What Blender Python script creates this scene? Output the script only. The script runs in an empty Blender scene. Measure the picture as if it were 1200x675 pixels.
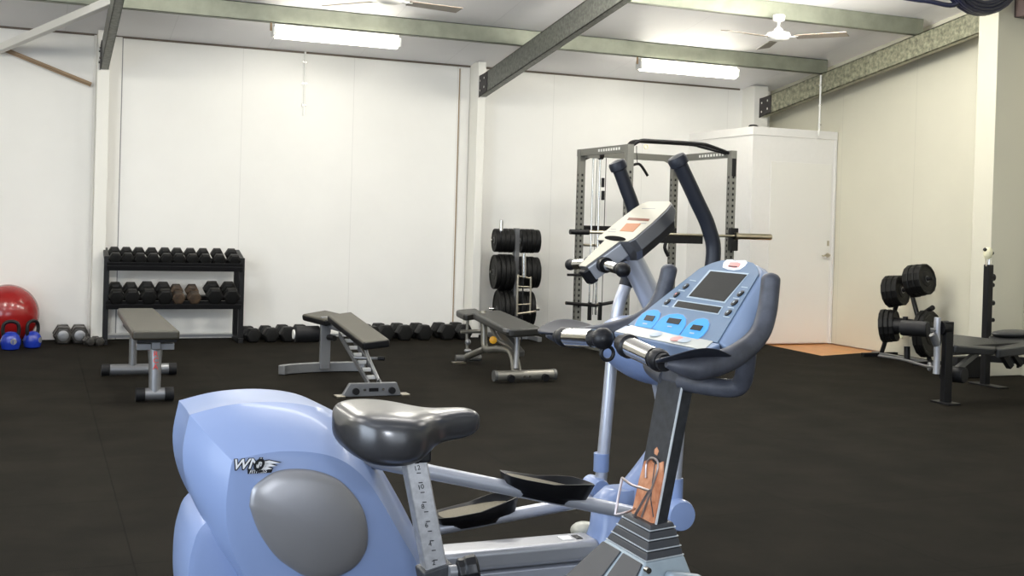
import bpy, bmesh, math, random
import numpy as np
from mathutils import Vector, Matrix, Quaternion
random.seed(7)
C = bpy.context.scene.collection
PI = math.pi
# ------------------------------------------------------------------ camera geometry
EYE = 1.3; FPX = 1337.2; PX0, PY0 = 600.0, 275.0
yaw, pitch, roll = map(math.radians, (22.54, -0.5855, 1.668))
F = Vector((math.sin(yaw)*math.cos(pitch), math.cos(yaw)*math.cos(pitch), math.sin(pitch)))
R0 = Vector((math.cos(yaw), -math.sin(yaw), 0)); U0 = R0.cross(F)
RR = math.cos(roll)*R0 + math.sin(roll)*U0
UU = -math.sin(roll)*R0 + math.cos(roll)*U0
EYEP = Vector((0, 0, EYE))
def ray(x, y): return F + (x-PX0)/FPX*RR + (PY0-y)/FPX*UU
def at(x, y, X=None, Y=None, Z=None):
    d = ray(x, y)
    if X is not None: t = X/d.x
    elif Y is not None: t = Y/d.y
    else: t = (Z-EYE)/d.z
    return EYEP + t*d
def on_plane(x, y, P, N):
    d = ray(x, y); return EYEP + d*((Vector(P)-EYEP).dot(N)/d.dot(N))
cam = bpy.data.cameras.new('camera'); co = bpy.data.objects.new('camera', cam); C.objects.link(co)
co.matrix_world = Matrix(((RR.x, UU.x, -F.x, 0), (RR.y, UU.y, -F.y, 0), (RR.z, UU.z, -F.z, EYE), (0, 0, 0, 1)))
cam.sensor_width = 36; cam.lens = FPX*36/1200; cam.clip_start = .05
cam.shift_x = 0; cam.shift_y = -(337.5-PY0)/1200
bpy.context.scene.camera = co

# ------------------------------------------------------------------ materials
def nn(t, typ, **kw):
    n = t.nodes.new(typ)
    for k, v in kw.items():
        if k in n.inputs: n.inputs[k].default_value = v
        else: setattr(n, k, v)
    return n
def mat(name, col, rough=.5, metal=0, var=0, vscale=20, bump=0, bscale=200, spec=.5, coat=0, emis=0, ecol=None, col2=None, rvar=0, stretch=None):
    m = bpy.data.materials.new(name); m.use_nodes = True; t = m.node_tree; b = t.nodes['Principled BSDF']
    b.inputs['Base Color'].default_value = (*col, 1); b.inputs['Roughness'].default_value = rough
    b.inputs['Metallic'].default_value = metal; b.inputs['Specular IOR Level'].default_value = spec
    b.inputs['Coat Weight'].default_value = coat
    if emis:
        b.inputs['Emission Color'].default_value = (*(ecol or col), 1); b.inputs['Emission Strength'].default_value = emis
    tc = nn(t, 'ShaderNodeTexCoord')
    vec = tc.outputs['Object']
    if stretch:
        mp = nn(t, 'ShaderNodeMapping'); mp.inputs['Scale'].default_value = stretch
        t.links.new(vec, mp.inputs['Vector']); vec = mp.outputs['Vector']
    if var or col2:
        nz = nn(t, 'ShaderNodeTexNoise', Scale=vscale, Detail=5, Roughness=.6); t.links.new(vec, nz.inputs['Vector'])
        rp = nn(t, 'ShaderNodeValToRGB'); rp.color_ramp.elements[0].position = .35; rp.color_ramp.elements[1].position = .68
        c2 = col2 or tuple(min(1, c*(1+var)) for c in col); c1 = col if col2 else tuple(c*(1-var) for c in col)
        rp.color_ramp.elements[0].color = (*c1, 1); rp.color_ramp.elements[1].color = (*c2, 1)
        t.links.new(nz.outputs['Fac'], rp.inputs['Fac']); t.links.new(rp.outputs['Color'], b.inputs['Base Color'])
        if rvar:
            mr = nn(t, 'ShaderNodeMapRange'); mr.inputs[3].default_value = rough-rvar; mr.inputs[4].default_value = rough+rvar
            t.links.new(nz.outputs['Fac'], mr.inputs[0]); t.links.new(mr.outputs[0], b.inputs['Roughness'])
    if bump:
        nb = nn(t, 'ShaderNodeTexNoise', Scale=bscale, Detail=3); t.links.new(vec, nb.inputs['Vector'])
        bp = nn(t, 'ShaderNodeBump', Strength=bump, Distance=.01); t.links.new(nb.outputs['Fac'], bp.inputs['Height'])
        t.links.new(bp.outputs['Normal'], b.inputs['Normal'])
    return m
def seamed(name, col, axis, start, pitch_, width=.006, rough=.45, dark=.72, axis2=None, pitch2=1, start2=0, var=.02, vscale=1.2, bump=.02, bscale=60, spec=.5):
    m = mat(name, col, rough, var=var, vscale=vscale, spec=spec); t = m.node_tree; b = t.nodes['Principled BSDF']
    src = b.inputs['Base Color'].links[0].from_socket
    tc = [n for n in t.nodes if n.type == 'TEX_COORD'][0]
    sx = nn(t, 'ShaderNodeSeparateXYZ'); t.links.new(tc.outputs['Object'], sx.inputs[0])
    def line(ax, st, pt):
        a = nn(t, 'ShaderNodeMath', operation='SUBTRACT'); t.links.new(sx.outputs[ax], a.inputs[0]); a.inputs[1].default_value = st - 100*pt
        q = nn(t, 'ShaderNodeMath', operation='MODULO'); t.links.new(a.outputs[0], q.inputs[0]); q.inputs[1].default_value = pt
        l = nn(t, 'ShaderNodeMath', operation='LESS_THAN'); t.links.new(q.outputs[0], l.inputs[0]); l.inputs[1].default_value = width
        return l.outputs[0]
    s = line(axis, start, pitch_)
    if axis2 is not None:
        mx = nn(t, 'ShaderNodeMath', operation='MAXIMUM'); t.links.new(s, mx.inputs[0]); t.links.new(line(axis2, start2, pitch2), mx.inputs[1]); s = mx.outputs[0]
    mix = nn(t, 'ShaderNodeMix', data_type='RGBA'); mix.blend_type = 'MULTIPLY'
    t.links.new(s, mix.inputs[0]); t.links.new(src, mix.inputs[6]); mix.inputs[7].default_value = (dark, dark, dark, 1)
    t.links.new(mix.outputs[2], b.inputs['Base Color'])
    inv = nn(t, 'ShaderNodeMath', operation='MULTIPLY'); t.links.new(s, inv.inputs[0]); inv.inputs[1].default_value = -1
    nb = nn(t, 'ShaderNodeTexNoise', Scale=bscale, Detail=3); t.links.new(tc.outputs['Object'], nb.inputs['Vector'])
    ad = nn(t, 'ShaderNodeMath', operation='MULTIPLY_ADD'); t.links.new(nb.outputs['Fac'], ad.inputs[0]); ad.inputs[1].default_value = bump; t.links.new(inv.outputs[0], ad.inputs[2])
    bp = nn(t, 'ShaderNodeBump', Strength=.4, Distance=.004); t.links.new(ad.outputs[0], bp.inputs['Height']); t.links.new(bp.outputs['Normal'], b.inputs['Normal'])
    return m
M = {}
M['wall'] = seamed('white_wall_panel', (.82, .815, .79), 0, .751, 1.205, dark=.86)
M['wall_r'] = seamed('cream_wall_panel', (.63, .61, .50), 1, 9.62, 1.2, dark=.86)
M['ceil'] = seamed('ceiling_panel', (.90, .895, .92), 0, .2, 1.0, rough=.5, dark=.88, var=.02, bump=.25, bscale=14, spec=.35)
M['board'] = mat('painted_board', (.80, .79, .77), .4, var=.01)
M['doorm'] = mat('door_paint', (.80, .79, .75), .38)
M['rubber'] = seamed('rubber_matting', (.0110, .0095, .0068), 0, .35, 1.0, width=.006, rough=.85, dark=.45, axis2=1, pitch2=1.0, start2=.4, var=.3, vscale=2.5, bump=.9, bscale=260, spec=.07)
M['timber'] = seamed('timber_floor', (.62, .27, .07), 1, 0, .11, width=.002, rough=.35, dark=.75, var=.12, vscale=6)
M['column'] = mat('column_paint', (.80, .79, .74), .42)
M['column_cream'] = mat('cream_column_paint', (.60, .58, .48), .42)
M['galv'] = mat('galvanised_steel', (.19, .195, .175), .45, .55, var=.35, vscale=28, rvar=.1)
M['galv_spangle'] = mat('spangled_galvanised_steel', (.16, .165, .12), .42, .5, vscale=22, col2=(.44, .43, .31), rvar=.1)
M['galv_pale'] = mat('pale_galvanised_steel', (.25, .265, .21), .45, .3, var=.12, vscale=6)
M['bracket'] = mat('dark_steel_bracket', (.05, .045, .045), .5, .4)
M['white_steel'] = mat('white_painted_steel', (.78, .77, .74), .4)
M['brown_steel'] = mat('primed_brown_steel', (.30, .20, .11), .5)
M['white_pl'] = mat('white_plastic', (.80, .80, .77), .35)
M['blade'] = mat('fan_blade_varnish', (.20, .165, .13), .35, var=.1)
M['tube'] = mat('lamp_diffuser', (1, .97, .9), .4, emis=9, ecol=(1, .95, .82))
M['black'] = mat('black_powder_coat', (.007, .007, .008), .42, spec=.3)
M['rub'] = mat('black_rubber', (.008, .008, .009), .55, spec=.3, bump=.1, bscale=300)
M['matt'] = mat('matt_black_recess', (.006, .006, .006), .9, spec=.05)
M['hexrub'] = mat('hex_rubber', (.006, .006, .006), .5, spec=.25)
M['hexgrey'] = mat('worn_grey_iron', (.045, .042, .038), .36, .3, var=.2)
M['hexbrown'] = mat('worn_brown_iron', (.02, .014, .010), .6, .1, col2=(.09, .055, .03), vscale=18)
M['chrome'] = mat('chrome', (.72, .71, .68), .16, 1)
M['brass'] = mat('brushed_brass_nickel', (.55, .50, .40), .28, 1)
M['steel'] = mat('grey_powder_steel', (.25, .255, .265), .38, .55)
M['steel_dk'] = mat('graphite_powder_steel', (.13, .13, .125), .42, .4)
M['rackm'] = mat('grey_rack_steel', (.20, .20, .18), .42, .4)
M['steel_br'] = mat('bronze_grey_steel', (.24, .23, .20), .35, .6)
M['vinyl'] = mat('black_vinyl', (.018, .0175, .015), .36, bump=.15, bscale=160, spec=.6)
M['vinyl_g'] = mat('dark_grey_vinyl', (.035, .036, .037), .4, bump=.1, bscale=160)
M['vinyl_w'] = mat('worn_grey_vinyl', (.055, .050, .036), .42, bump=.12, bscale=160, var=.1, vscale=5)
M['red'] = mat('red_ball_vinyl', (.27, .010, .010), .22, coat=.3, bump=.02, bscale=25)
M['kblue'] = mat('blue_vinyl_coating', (.012, .035, .33), .25, coat=.2)
M['redpaint'] = mat('red_print', (.75, .05, .04), .5)
M['yellow'] = mat('yellow_knob_plastic', (.85, .42, .02), .4)
M['cream'] = mat('cream_plastic', (.75, .72, .50), .5)
M['lav'] = mat('lavender_blue_plastic', (.225, .30, .50), .34, coat=.12, bump=.015, bscale=40)
M['lav_dk'] = mat('deep_lavender_plastic', (.20, .26, .50), .4)
M['silverp'] = mat('silver_paint', (.46, .47, .50), .34, .6)
M['silvert'] = mat('silver_tube_paint', (.50, .52, .58), .32, .5)
M['disc'] = mat('dark_silver_cover', (.30, .295, .30), .36, .45, bump=.01, bscale=12)
M['grip'] = mat('foam_grip', (.014, .016, .023), .45, spec=.4)
M['bikebar'] = mat('worn_charcoal_paint', (.050, .053, .065), .48, .1, var=.25, vscale=30, spec=.5)
M['face'] = mat('slate_blue_faceplate', (.11, .17, .25), .42, var=.05, vscale=30)
M['face_edge'] = mat('console_side_plastic', (.19, .25, .36), .42)
M['facelight'] = mat('pale_print', (.38, .45, .50), .4)
M['lip'] = mat('pale_grey_membrane', (.46, .47, .42), .35)
M['cyan'] = mat('bright_blue_print', (.02, .30, .72), .35)
M['screen'] = mat('dark_display', (.022, .021, .018), .16, spec=.6)
M['lcd'] = mat('amber_brown_display', (.42, .17, .07), .5, spec=.2)
M['lcd_dk'] = mat('brown_window', (.20, .08, .05), .5, spec=.2)
M['conface'] = mat('console_silver_face', (.50, .47, .38), .5, .1, spec=.25)
M['conside'] = mat('console_graphite_side', (.22, .22, .23), .28, .8)
M['concrete_dust'] = mat('saddle_vinyl', (.026, .026, .028), .28, .0, spec=.8, bump=.02, bscale=20)
M['postmetal'] = mat('brushed_seat_post', (.62, .62, .63), .32, .8, var=.14, vscale=60)
M['postdark'] = mat('worn_dark_coating', (.030, .032, .036), .5, .2, var=.3, vscale=60)
M['edge'] = mat('worn_bare_edge', (.62, .66, .68), .4, .4)
M['orange'] = mat('exposed_orange_foam', (.40, .14, .06), .75, col2=(.62, .30, .16), vscale=30, bump=.4, bscale=60)
M['bikebase'] = mat('blue_grey_casting', (.30, .36, .40), .38, .3, var=.08, vscale=14)
M['ribb'] = mat('dark_ribbed_rubber', (.035, .037, .042), .5)
M['white_st'] = mat('sticker_white', (.8, .8, .8), .5)
M['pink_st'] = mat('sticker_faded_red', (.75, .30, .26), .5)
M['grit'] = mat('dusty_tread', (.20, .18, .13), .8, bump=.6, bscale=200)
M['wirem'] = mat('bare_wire', (.45, .40, .40), .3, .9)
M['navy'] = mat('dark_navy_cable', (.012, .014, .035), .35)

# ------------------------------------------------------------------ mesh helpers
def V(*a): return Vector(a)
def cr(pts, n=6):
    pts = [Vector(p) for p in pts]; out = []
    for i in range(len(pts)-1):
        p0 = pts[max(i-1, 0)]; p1 = pts[i]; p2 = pts[i+1]; p3 = pts[min(i+2, len(pts)-1)]
        for k in range(n):
            t = k/n
            out.append(.5*((2*p1)+(-p0+p2)*t+(2*p0-5*p1+4*p2-p3)*t*t+(-p0+3*p1-3*p2+p3)*t**3))
    out.append(pts[-1]); return out
def frame_of(d, up=None):
    d = d.normalized(); up = Vector(up) if up is not None else (Vector((0, 0, 1)) if abs(d.z) < .95 else Vector((0, 1, 0)))
    s = d.cross(up).normalized(); u = s.cross(d).normalized(); return s, u, d
class MB:
    def __init__(s): s.bm = bmesh.new(); s.mi = 0
    def loft(s, rings, cap=True, closed=True):
        vs = [[s.bm.verts.new(p) for p in r] for r in rings]; n = len(vs[0])
        for a, b in zip(vs, vs[1:]):
            for i in range(n if closed else n-1):
                j = (i+1) % n
                try: s.bm.faces.new((a[i], a[j], b[j], b[i])).material_index = s.mi
                except ValueError: pass
        if cap and closed:
            s.bm.faces.new(list(reversed(vs[0]))).material_index = s.mi; s.bm.faces.new(vs[-1]).material_index = s.mi
        return s
    def box(s, c, sz, rot=None):
        c = Vector(c); h = Vector(sz)/2; q = rot or Matrix.Identity(3)
        P = lambda x, y, z: c + q @ Vector((x*h.x, y*h.y, z*h.z))
        return s.loft([[P(-1, -1, z), P(1, -1, z), P(1, 1, z), P(-1, 1, z)] for z in (-1, 1)])
    def b2(s, a, b):
        a = Vector(a); b = Vector(b); return s.box((a+b)/2, (abs(b.x-a.x), abs(b.y-a.y), abs(b.z-a.z)))
    def bar(s, p0, p1, w, h, up=None, w1=None, h1=None):
        p0 = Vector(p0); p1 = Vector(p1); a, u, d = frame_of(p1-p0, up); w1 = w1 or w; h1 = h1 or h
        rg = lambda p, w, h: [p-a*w/2-u*h/2, p+a*w/2-u*h/2, p+a*w/2+u*h/2, p-a*w/2+u*h/2]
        return s.loft([rg(p0, w, h), rg(p1, w1, h1)])
    def tube(s, pts, r, n=14, sx=1):
        pts = [Vector(p) for p in pts]; m = len(pts); rs = r if isinstance(r, (list, tuple)) else [r]*m
        if len(rs) != m: rs = [float(v) for v in np.interp(np.linspace(0, 1, m), np.linspace(0, 1, len(rs)), rs)]
        t = [(pts[min(i+1, m-1)]-pts[max(i-1, 0)]).normalized() for i in range(m)]
        a, u, _ = frame_of(t[0]); rings = []
        for i in range(m):
            if i:
                q = t[i-1].rotation_difference(t[i]); a = q @ a; u = q @ u
            rings.append([pts[i]+rs[i]*(math.cos(k*2*PI/n)*a*sx+math.sin(k*2*PI/n)*u) for k in range(n)])
        return s.loft(rings)
    def cyl(s, p0, p1, r, r1=None, n=24): return s.tube([p0, p1], [r, r if r1 is None else r1], n)
    def lathe(s, prof, o, ax=(0, 0, 1), n=24, ph=0):
        o = Vector(o); a, u, d = frame_of(Vector(ax)); prof = [(float(r), float(t)) for r, t in prof]
        return s.loft([[o+d*t+max(r, .0004)*(math.cos(ph+k*2*PI/n)*a+math.sin(ph+k*2*PI/n)*u) for k in range(n)] for r, t in prof])
    def prism(s, pts, vec):
        pts = [Vector(p) for p in pts]; vec = Vector(vec); return s.loft([pts, [p+vec for p in pts]])
    def ell(s, c, rad, rot=None, n=20, m=12, e=1.0):
        c = Vector(c); q = rot or Matrix.Identity(3); rings = []
        for i in range(m+1):
            th = -PI/2+PI*i/m; z = math.sin(th); r = max(math.cos(th), .01)
            f = lambda v: math.copysign(abs(v)**e, v)
            rings.append([c+q @ Vector((rad[0]*r*f(math.cos(k*2*PI/n)), rad[1]*r*f(math.sin(k*2*PI/n)), rad[2]*z)) for k in range(n)])
        return s.loft(rings)
    def torus(s, c, R, r, ax=(0, 0, 1), n=28, m=10, a0=0, a1=2*PI, sc=(1, 1)):
        c = Vector(c); a, u, d = frame_of(Vector(ax)); full = abs(a1-a0-2*PI) < 1e-6
        pts = [c+R*(math.cos(a0+(a1-a0)*k/n)*a*sc[0]+math.sin(a0+(a1-a0)*k/n)*u*sc[1]) for k in range(n+1)]
        return s.tube(pts, r, m)
    def build(s, name, m, parent=None, smooth=True, bev=0, seg=2, sub=0, ang=38, flip=True):
        me = bpy.data.meshes.new(name); bm = s.bm
        bmesh.ops.recalc_face_normals(bm, faces=bm.faces[:])
        if parent is not None:
            rt = parent
            while rt.parent: rt = rt.parent
            if rt.name in WORLD:
                bmesh.ops.transform(bm, matrix=WORLD[rt.name], verts=bm.verts[:])
        bm.to_mesh(me); bm.free()
        o = bpy.data.objects.new(name, me); C.objects.link(o)
        mats = m if isinstance(m, list) else [m]
        for k in mats: me.materials.append(M[k] if isinstance(k, str) else k)
        if smooth:
            for p in me.polygons: p.use_smooth = True
            if not sub: me.set_sharp_from_angle(angle=math.radians(ang))
        if bev:
            b = o.modifiers.new('bevel', 'BEVEL'); b.width = bev; b.segments = seg; b.limit_method = 'ANGLE'; b.angle_limit = math.radians(35); b.harden_normals = True
        if sub:
            b = o.modifiers.new('sub', 'SUBSURF'); b.levels = sub; b.render_levels = sub
        if parent is not None: o.parent = parent
        return o
WORLD = {}
def tag(o, label=None, cat=None, group=None, kind=None):
    if label: o['label'] = label
    if cat: o['category'] = cat
    if group: o['group'] = group
    if kind: o['kind'] = kind
    return o
def thing(name, label, cat, loc=(0, 0, 0), rz=0, group=None, world=False):
    o = bpy.data.objects.new(name, None); C.objects.link(o); o.location = loc; o.rotation_euler = (0, 0, rz); o.empty_display_size = .1
    tag(o, label, cat, group)
    if world: WORLD[o.name] = (Matrix.Translation(Vector(loc)) @ Matrix.Rotation(rz, 4, 'Z')).inverted()
    return o
def struct(o): o['kind'] = 'structure'; return o
def topside(o, m2, lim=.5):
    o.data.materials.append(M[m2]) 
    for p in o.data.polygons:
        if p.normal.z < lim: p.material_index = 1
    return o
def dup(root, loc, rot=None, label=None, group=None):
    def cp(o, par):
        c = o.copy(); C.objects.link(c); c.parent = par
        for ch in list(o.children): cp(ch, c)
        return c
    r = cp(root, None); r.location = loc
    if rot is not None: r.rotation_euler = rot
    if label: r['label'] = label
    if group: r['group'] = group
    return r
def text_part(body, size, o, xdir, updir, m, parent, name, ext=.0006, shear=0, off=0, sx=1, align='LEFT'):
    cu = bpy.data.curves.new('t', 'FONT'); cu.body = body; cu.size = size; cu.extrude = ext; cu.shear = shear; cu.offset = off; cu.align_x = align
    to = bpy.data.objects.new('t', cu); C.objects.link(to)
    dg = bpy.context.evaluated_depsgraph_get(); dg.update()
    me = bpy.data.meshes.new_from_object(to.evaluated_get(dg)); bpy.data.objects.remove(to); me.name = name
    x = Vector(xdir).normalized(); u = Vector(updir).normalized(); n = x.cross(u).normalized(); u = n.cross(x)
    mt = Matrix(((x.x*sx, u.x, n.x, o[0]), (x.y*sx, u.y, n.y, o[1]), (x.z*sx, u.z, n.z, o[2]), (0, 0, 0, 1)))
    rt = parent
    while rt.parent: rt = rt.parent
    if rt.name in WORLD: mt = WORLD[rt.name] @ mt
    me.transform(mt); me.materials.clear(); me.materials.append(M[m])
    ob = bpy.data.objects.new(name, me); C.objects.link(ob); ob.parent = parent; return ob

# ================================================================== THE ROOM
D = 12.27; XR = 8.62; XL = -4.6; YF = -5.0
def cz(y): return 3.08 + .153*(D-y)
struct(MB().b2((XL-.2, YF-.2, -.2), (XR+.2, D+.2, -.012)).build('floor', 'timber', smooth=False))
# rubber matting: everything but the bare strip before the cubicle
mt = MB()
mt.prism([(XL, YF, -.012), (XR, YF, -.012), (XR, 10.05, -.012), (7.633, 9.80, -.012), (7.69, 10.905, -.012), (7.447, 10.905, -.012), (7.447, D, -.012), (XL, D, -.012)], (0, 0, .012))
struct(mt.build('floor', 'rubber', smooth=False))
struct(MB().b2((XL-.2, D, 0), (XR+.2, D+.15, 3.3)).build('wall_back', 'wall', smooth=False))
w = MB(); w.prism([(XR, YF, 0), (XR, D+.15, 0), (XR, D+.15, 3.3), (XR, YF, cz(YF)+.2)], (.15, 0, 0)); struct(w.build('wall_right', 'wall_r', smooth=False))
# left wall with a roller door opening
w = MB()
w.prism([(XL, YF, 0), (XL, -2.0, 0), (XL, -2.0, cz(-2)+.2), (XL, YF, cz(YF)+.2)], (-.15, 0, 0))
w.prism([(XL, 3.5, 0), (XL, D+.15, 0), (XL, D+.15, 3.3), (XL, 3.5, cz(3.5)+.2)], (-.15, 0, 0))
w.prism([(XL, -2.0, 3.4), (XL, 3.5, 3.4), (XL, 3.5, cz(3.5)+.2), (XL, -2.0, cz(-2)+.2)], (-.15, 0, 0))
struct(w.build('wall_left', 'wall_r', smooth=False))
w = MB().b2((XL-.2, YF-.15, 0), (-1.6, YF, cz(YF)+.3)); w.b2((3.6, YF-.15, 0), (XR+.2, YF, cz(YF)+.3)); w.b2((-1.6, YF-.15, 3.3), (3.6, YF, cz(YF)+.3)); struct(w.build('wall_front', 'wall', smooth=False))  # unseen wall, its opening added to let the fill daylight in
w = MB(); w.prism([(XL-.2, YF-.2, cz(YF-.2)), (XL-.2, D+.2, cz(D+.2)), (XR+.2, D+.2, cz(D+.2)), (XR+.2, YF-.2, cz(YF-.2))], (0, 0, .12))
struct(w.build('ceiling', 'ceil', smooth=False))
# thin dark flashing where the ceiling meets the back wall
struct(MB().b2((XL, D-.012, 3.062), (8.15, D, 3.082)).build('trim_1', mat('eave_flashing', (.13, .10, .08), .6), smooth=False))
# pale skirting rail low on the back wall
struct(MB().b2((.62, D-.03, .03), (4.4, D, .06)).build('baseboard_back', 'white_steel', smooth=False, bev=.004))
# boxed columns
def column(n, x0, x1, y0, zt, strip=None):
    w = MB().b2((x0, y0, 0), (x1, D, zt))
    struct(w.build(n, 'column', smooth=False, bev=.006))
column('trim_2', .50, .62, 12.02, 3.09)
column('trim_3', 4.515, 4.61, 12.0, 3.10)
column('trim_4', 8.195, 8.40, 12.0, 3.10)
struct(MB().b2((.62, D-.02, 0), (.745, D, 3.07)).build('trim_5', 'white_steel', smooth=False, bev=.003))
struct(MB().b2((.475, D-.02, 0), (.50, D, 3.07)).build('trim_6', 'white_steel', smooth=False, bev=.003))
struct(MB().b2((4.40, D-.02, 0), (4.51, D, 3.05)).build('trim_7', 'white_steel', smooth=False, bev=.003))
w = MB().b2((8.19, 8.10, 0), (XR, 8.34, cz(8.2)-.02)); struct(w.build('trim_8', 'column_cream', smooth=False, bev=.006))
# dark line beside the seam panels at the left column
struct(MB().b2((.746, D-.006, 0), (.754, D, 3.06)).build('trim_9', mat('seam_shadow_gap', (.25, .25, .27), .6), smooth=False))
struct(MB().b2((4.385, D-.006, 0), (4.395, D, 3.04)).build('trim_10', M['brown_steel'], smooth=False))
# cubicle in the corner
XC, YC, ZC = 7.447, 10.91, 2.47
cb = MB().b2((XC, YC, 0), (8.605, YC+.09, ZC)); cb.b2((XC, YC+.09, 0), (XC+.09, D, ZC)); cb.b2((XC+.09, YC+.09, ZC-.08), (8.605, D, ZC))
struct(cb.build('wall_cubicle', 'board', smooth=False, bev=.003))
tb = MB().b2((XC-.012, YC-.014, ZC-.09), (8.612, YC, ZC+.004)); tb.b2((XC-.012, YC, ZC-.09), (XC, D, ZC+.004)); struct(tb.build('trim_11', 'board', smooth=False, bev=.002))
struct(MB().b2((8.585, YC-.012, 0), (8.612, YC, ZC-.09)).build('trim_12', 'board', smooth=False))
dr = struct(MB().b2((7.70, YC-.010, .012), (8.545, YC-.002, 2.09)).build('door_1', 'doorm', smooth=False, bev=.002))
hp = at(968, 299, Y=YC-.01)
h = MB().cyl((hp.x+.02, YC-.011, hp.z), (hp.x+.02, YC-.05, hp.z), .012).tube([(hp.x+.02, YC-.05, hp.z), (hp.x-.02, YC-.052, hp.z-.002), (hp.x-.085, YC-.052, hp.z-.008)], .009); h.cyl((hp.x+.02, YC-.010, hp.z), (hp.x+.02, YC-.018, hp.z), .026)
h.build('door_handle', 'brass', dr)
l = MB().b2((hp.x+.005, YC-.012, 1.14), (hp.x+.035, YC-.018, 1.20)).build('latch_plate', 'brass', dr, bev=.002)
tag(MB().lathe([(.055, 0), (.055, .012), (.04, .026), (.01, .03)], (XC+.06, YC+.09, ZC+.004)).build('black_cap', 'black'), 'small black disc lying on the top corner of the white cubicle', 'cap')

# ------------------------------------------------------------------ roof steel
def purlin(y, label, x0=XL, x1=8.40, m='galv_pale'):
    zt = cz(y)-.004; zb = zt-.165; r = thing('steel_purlin', label, 'roof beam', (x0, y, zb), 0, 'galvanised purlins under the ceiling', world=True)
    t = .006; s = MB()
    s.b2((x0, y, zb), (x1, y+t, zt)); s.b2((x0, y, zb), (x1, y+.07, zb+t)); s.b2((x0, y, zt-t), (x1, y+.07, zt)); s.b2((x0, y+.064, zb), (x1, y+.07, zb+.02))
    s.build('web', m, r, smooth=False)
    return r
purlin(10.85, 'galvanised purlin nearest the back wall, carrying the two strip lights')
purlin(9.31, 'second galvanised purlin from the back wall, above the ceiling fans')
def rafter(x, ye, label, m, bolts=True, y1=YF, w=.075):
    zb = lambda y: 2.725+.152*(11.86-y)
    r = thing('steel_rafter', label, 'roof beam', (x, ye, zb(ye)), 0, 'galvanised rafters', world=True)
    t = .008; h = .232; s = MB()
    def pl(xa, xb, da, db): s.prism([(xa, ye, zb(ye)+da), (xa, y1, zb(y1)+da), (xa, y1, zb(y1)+db), (xa, ye, zb(ye)+db)], (xb-xa, 0, 0))
    pl(x, x+t, 0, h); pl(x, x+w, 0, t); pl(x, x+w, h-t, h); pl(x+w-t, x+w, 0, .02)
    s.build('channel', m, r, smooth=False)
    if bolts:
        p = MB(); p.prism([(x-.008, ye+.02, zb(ye)-.01), (x-.008, ye-.22, zb(ye-.22)+.012), (x-.008, ye-.22, zb(ye-.22)+h-.012), (x-.008, ye+.02, zb(ye)+h)], (.006, 0, 0))
        bk = p.build('end_bracket', 'bracket', r, smooth=False)
        for dy, dz in ((-.05, .06), (-.05, .17), (-.17, .09), (-.17, .19)):
            MB().cyl((x-.008, ye+dy, zb(ye)+dz), (x-.022, ye+dy, zb(ye)+dz), .014, n=6).build('bolt', 'chrome', bk)
    return r
rafter(.53, 12.0, 'grey steel rafter rising from the left column', 'galv')
rafter(4.535, 11.98, 'heavy grey steel rafter crossing the ceiling from the middle column', 'galv')
rafter(8.27, 11.97, 'spangled galvanised rafter along the right wall above the cubicle', 'galv_spangle', y1=8.34)
# braces by the left column
a = at(107, 99, Y=12.2); b = at(-4, 54, Y=12.2)
g = MB(); g.bar(b, a, .04, .012, up=(0, 0, 1)); g.bar(b+V(0, .018, .0), a+V(0, .018, .0), .006, .045, up=(0, 0, 1))
tag(g.build('angle_brace', 'brown_steel', smooth=False), 'brown steel angle brace sloping down to the left column', 'brace')
a = at(136, -3, Y=10.5); b = at(-4, 57, Y=12.15); vv = UU
g = MB(); g.bar(b, a, .010, .085, up=(.3, 0, 1)); g.bar(b+V(0, .035, -.040), a+V(0, .035, -.040), .07, .008, up=(0, 0, 1))
tag(g.build('angle_brace', 'white_steel', smooth=False), 'white painted steel brace sloping up to the left rafter', 'brace')
# conduits
def conduit(p0, p1, n, label, out):
    r = thing('conduit', label, 'conduit', p0, world=True)
    MB().cyl(p0, p1, .011, n=12).build('pipe', 'white_pl', r)
    for k in range(n):
        q = Vector(p0).lerp(Vector(p1), (k+.5)/n)
        MB().box(q+Vector(out)*.004, (.045 if abs(out[1]) else .02, .02 if abs(out[1]) else .045, .02)).build('clip', 'chrome', r, bev=.002)
p = at(358, 60, Y=D-.02); conduit((p.x, D-.014, p.z), (p.x, D-.014, at(357, 136, Y=D).z), 3, 'thin white conduit strip clipped high on the back wall', (0, 1, 0))
p0 = at(962, 88, X=8.25); p1 = at(961, 158, X=8.25)
conduit((8.25, p0.y, p0.z), (8.25, p0.y, p1.z), 3, 'grey conduit dropping from the right rafter to the cubicle', (1, 0, 0))
# strip lights
def strip_light(xa, xb, y, zc, label):
    r = thing('strip_light', label, 'ceiling light', ((xa+xb)/2, y, zc), 0, 'fluorescent strip lights under the purlin', world=True)
    b = MB().b2((xa+.02, y-.035, zc+.05), (xb-.02, y+.035, zc+.085)); b.build('housing', 'white_pl', r, bev=.004)
    n = 14; rings = []
    for x in (xa+.03, xb-.03):
        rings.append([V(x, y+.07*math.cos(PI+PI*k/n)*(1.0), zc+.05+.1*math.sin(PI+PI*k/n)) for k in range(n+1)])
    MB().loft(rings).build('diffuser', 'tube', r)
    for x in (xa+.015, xb-.015): MB().box((x, y, zc+.01), (.03, .13, .09)).build('end_cap', 'white_pl', r, bev=.01)
    MB().cyl((xa-.01, y, zc+.02), (xa-.01, y-.0, zc+.12), .01).build('cable', 'brown_steel', r)
    return r
la = at(319, 27, Y=10.88); lb = at(469, 38, Y=10.88); strip_light(la.x, lb.x, 10.88, cz(10.88)-.26, 'lit fluorescent strip light left of the middle rafter')
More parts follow.
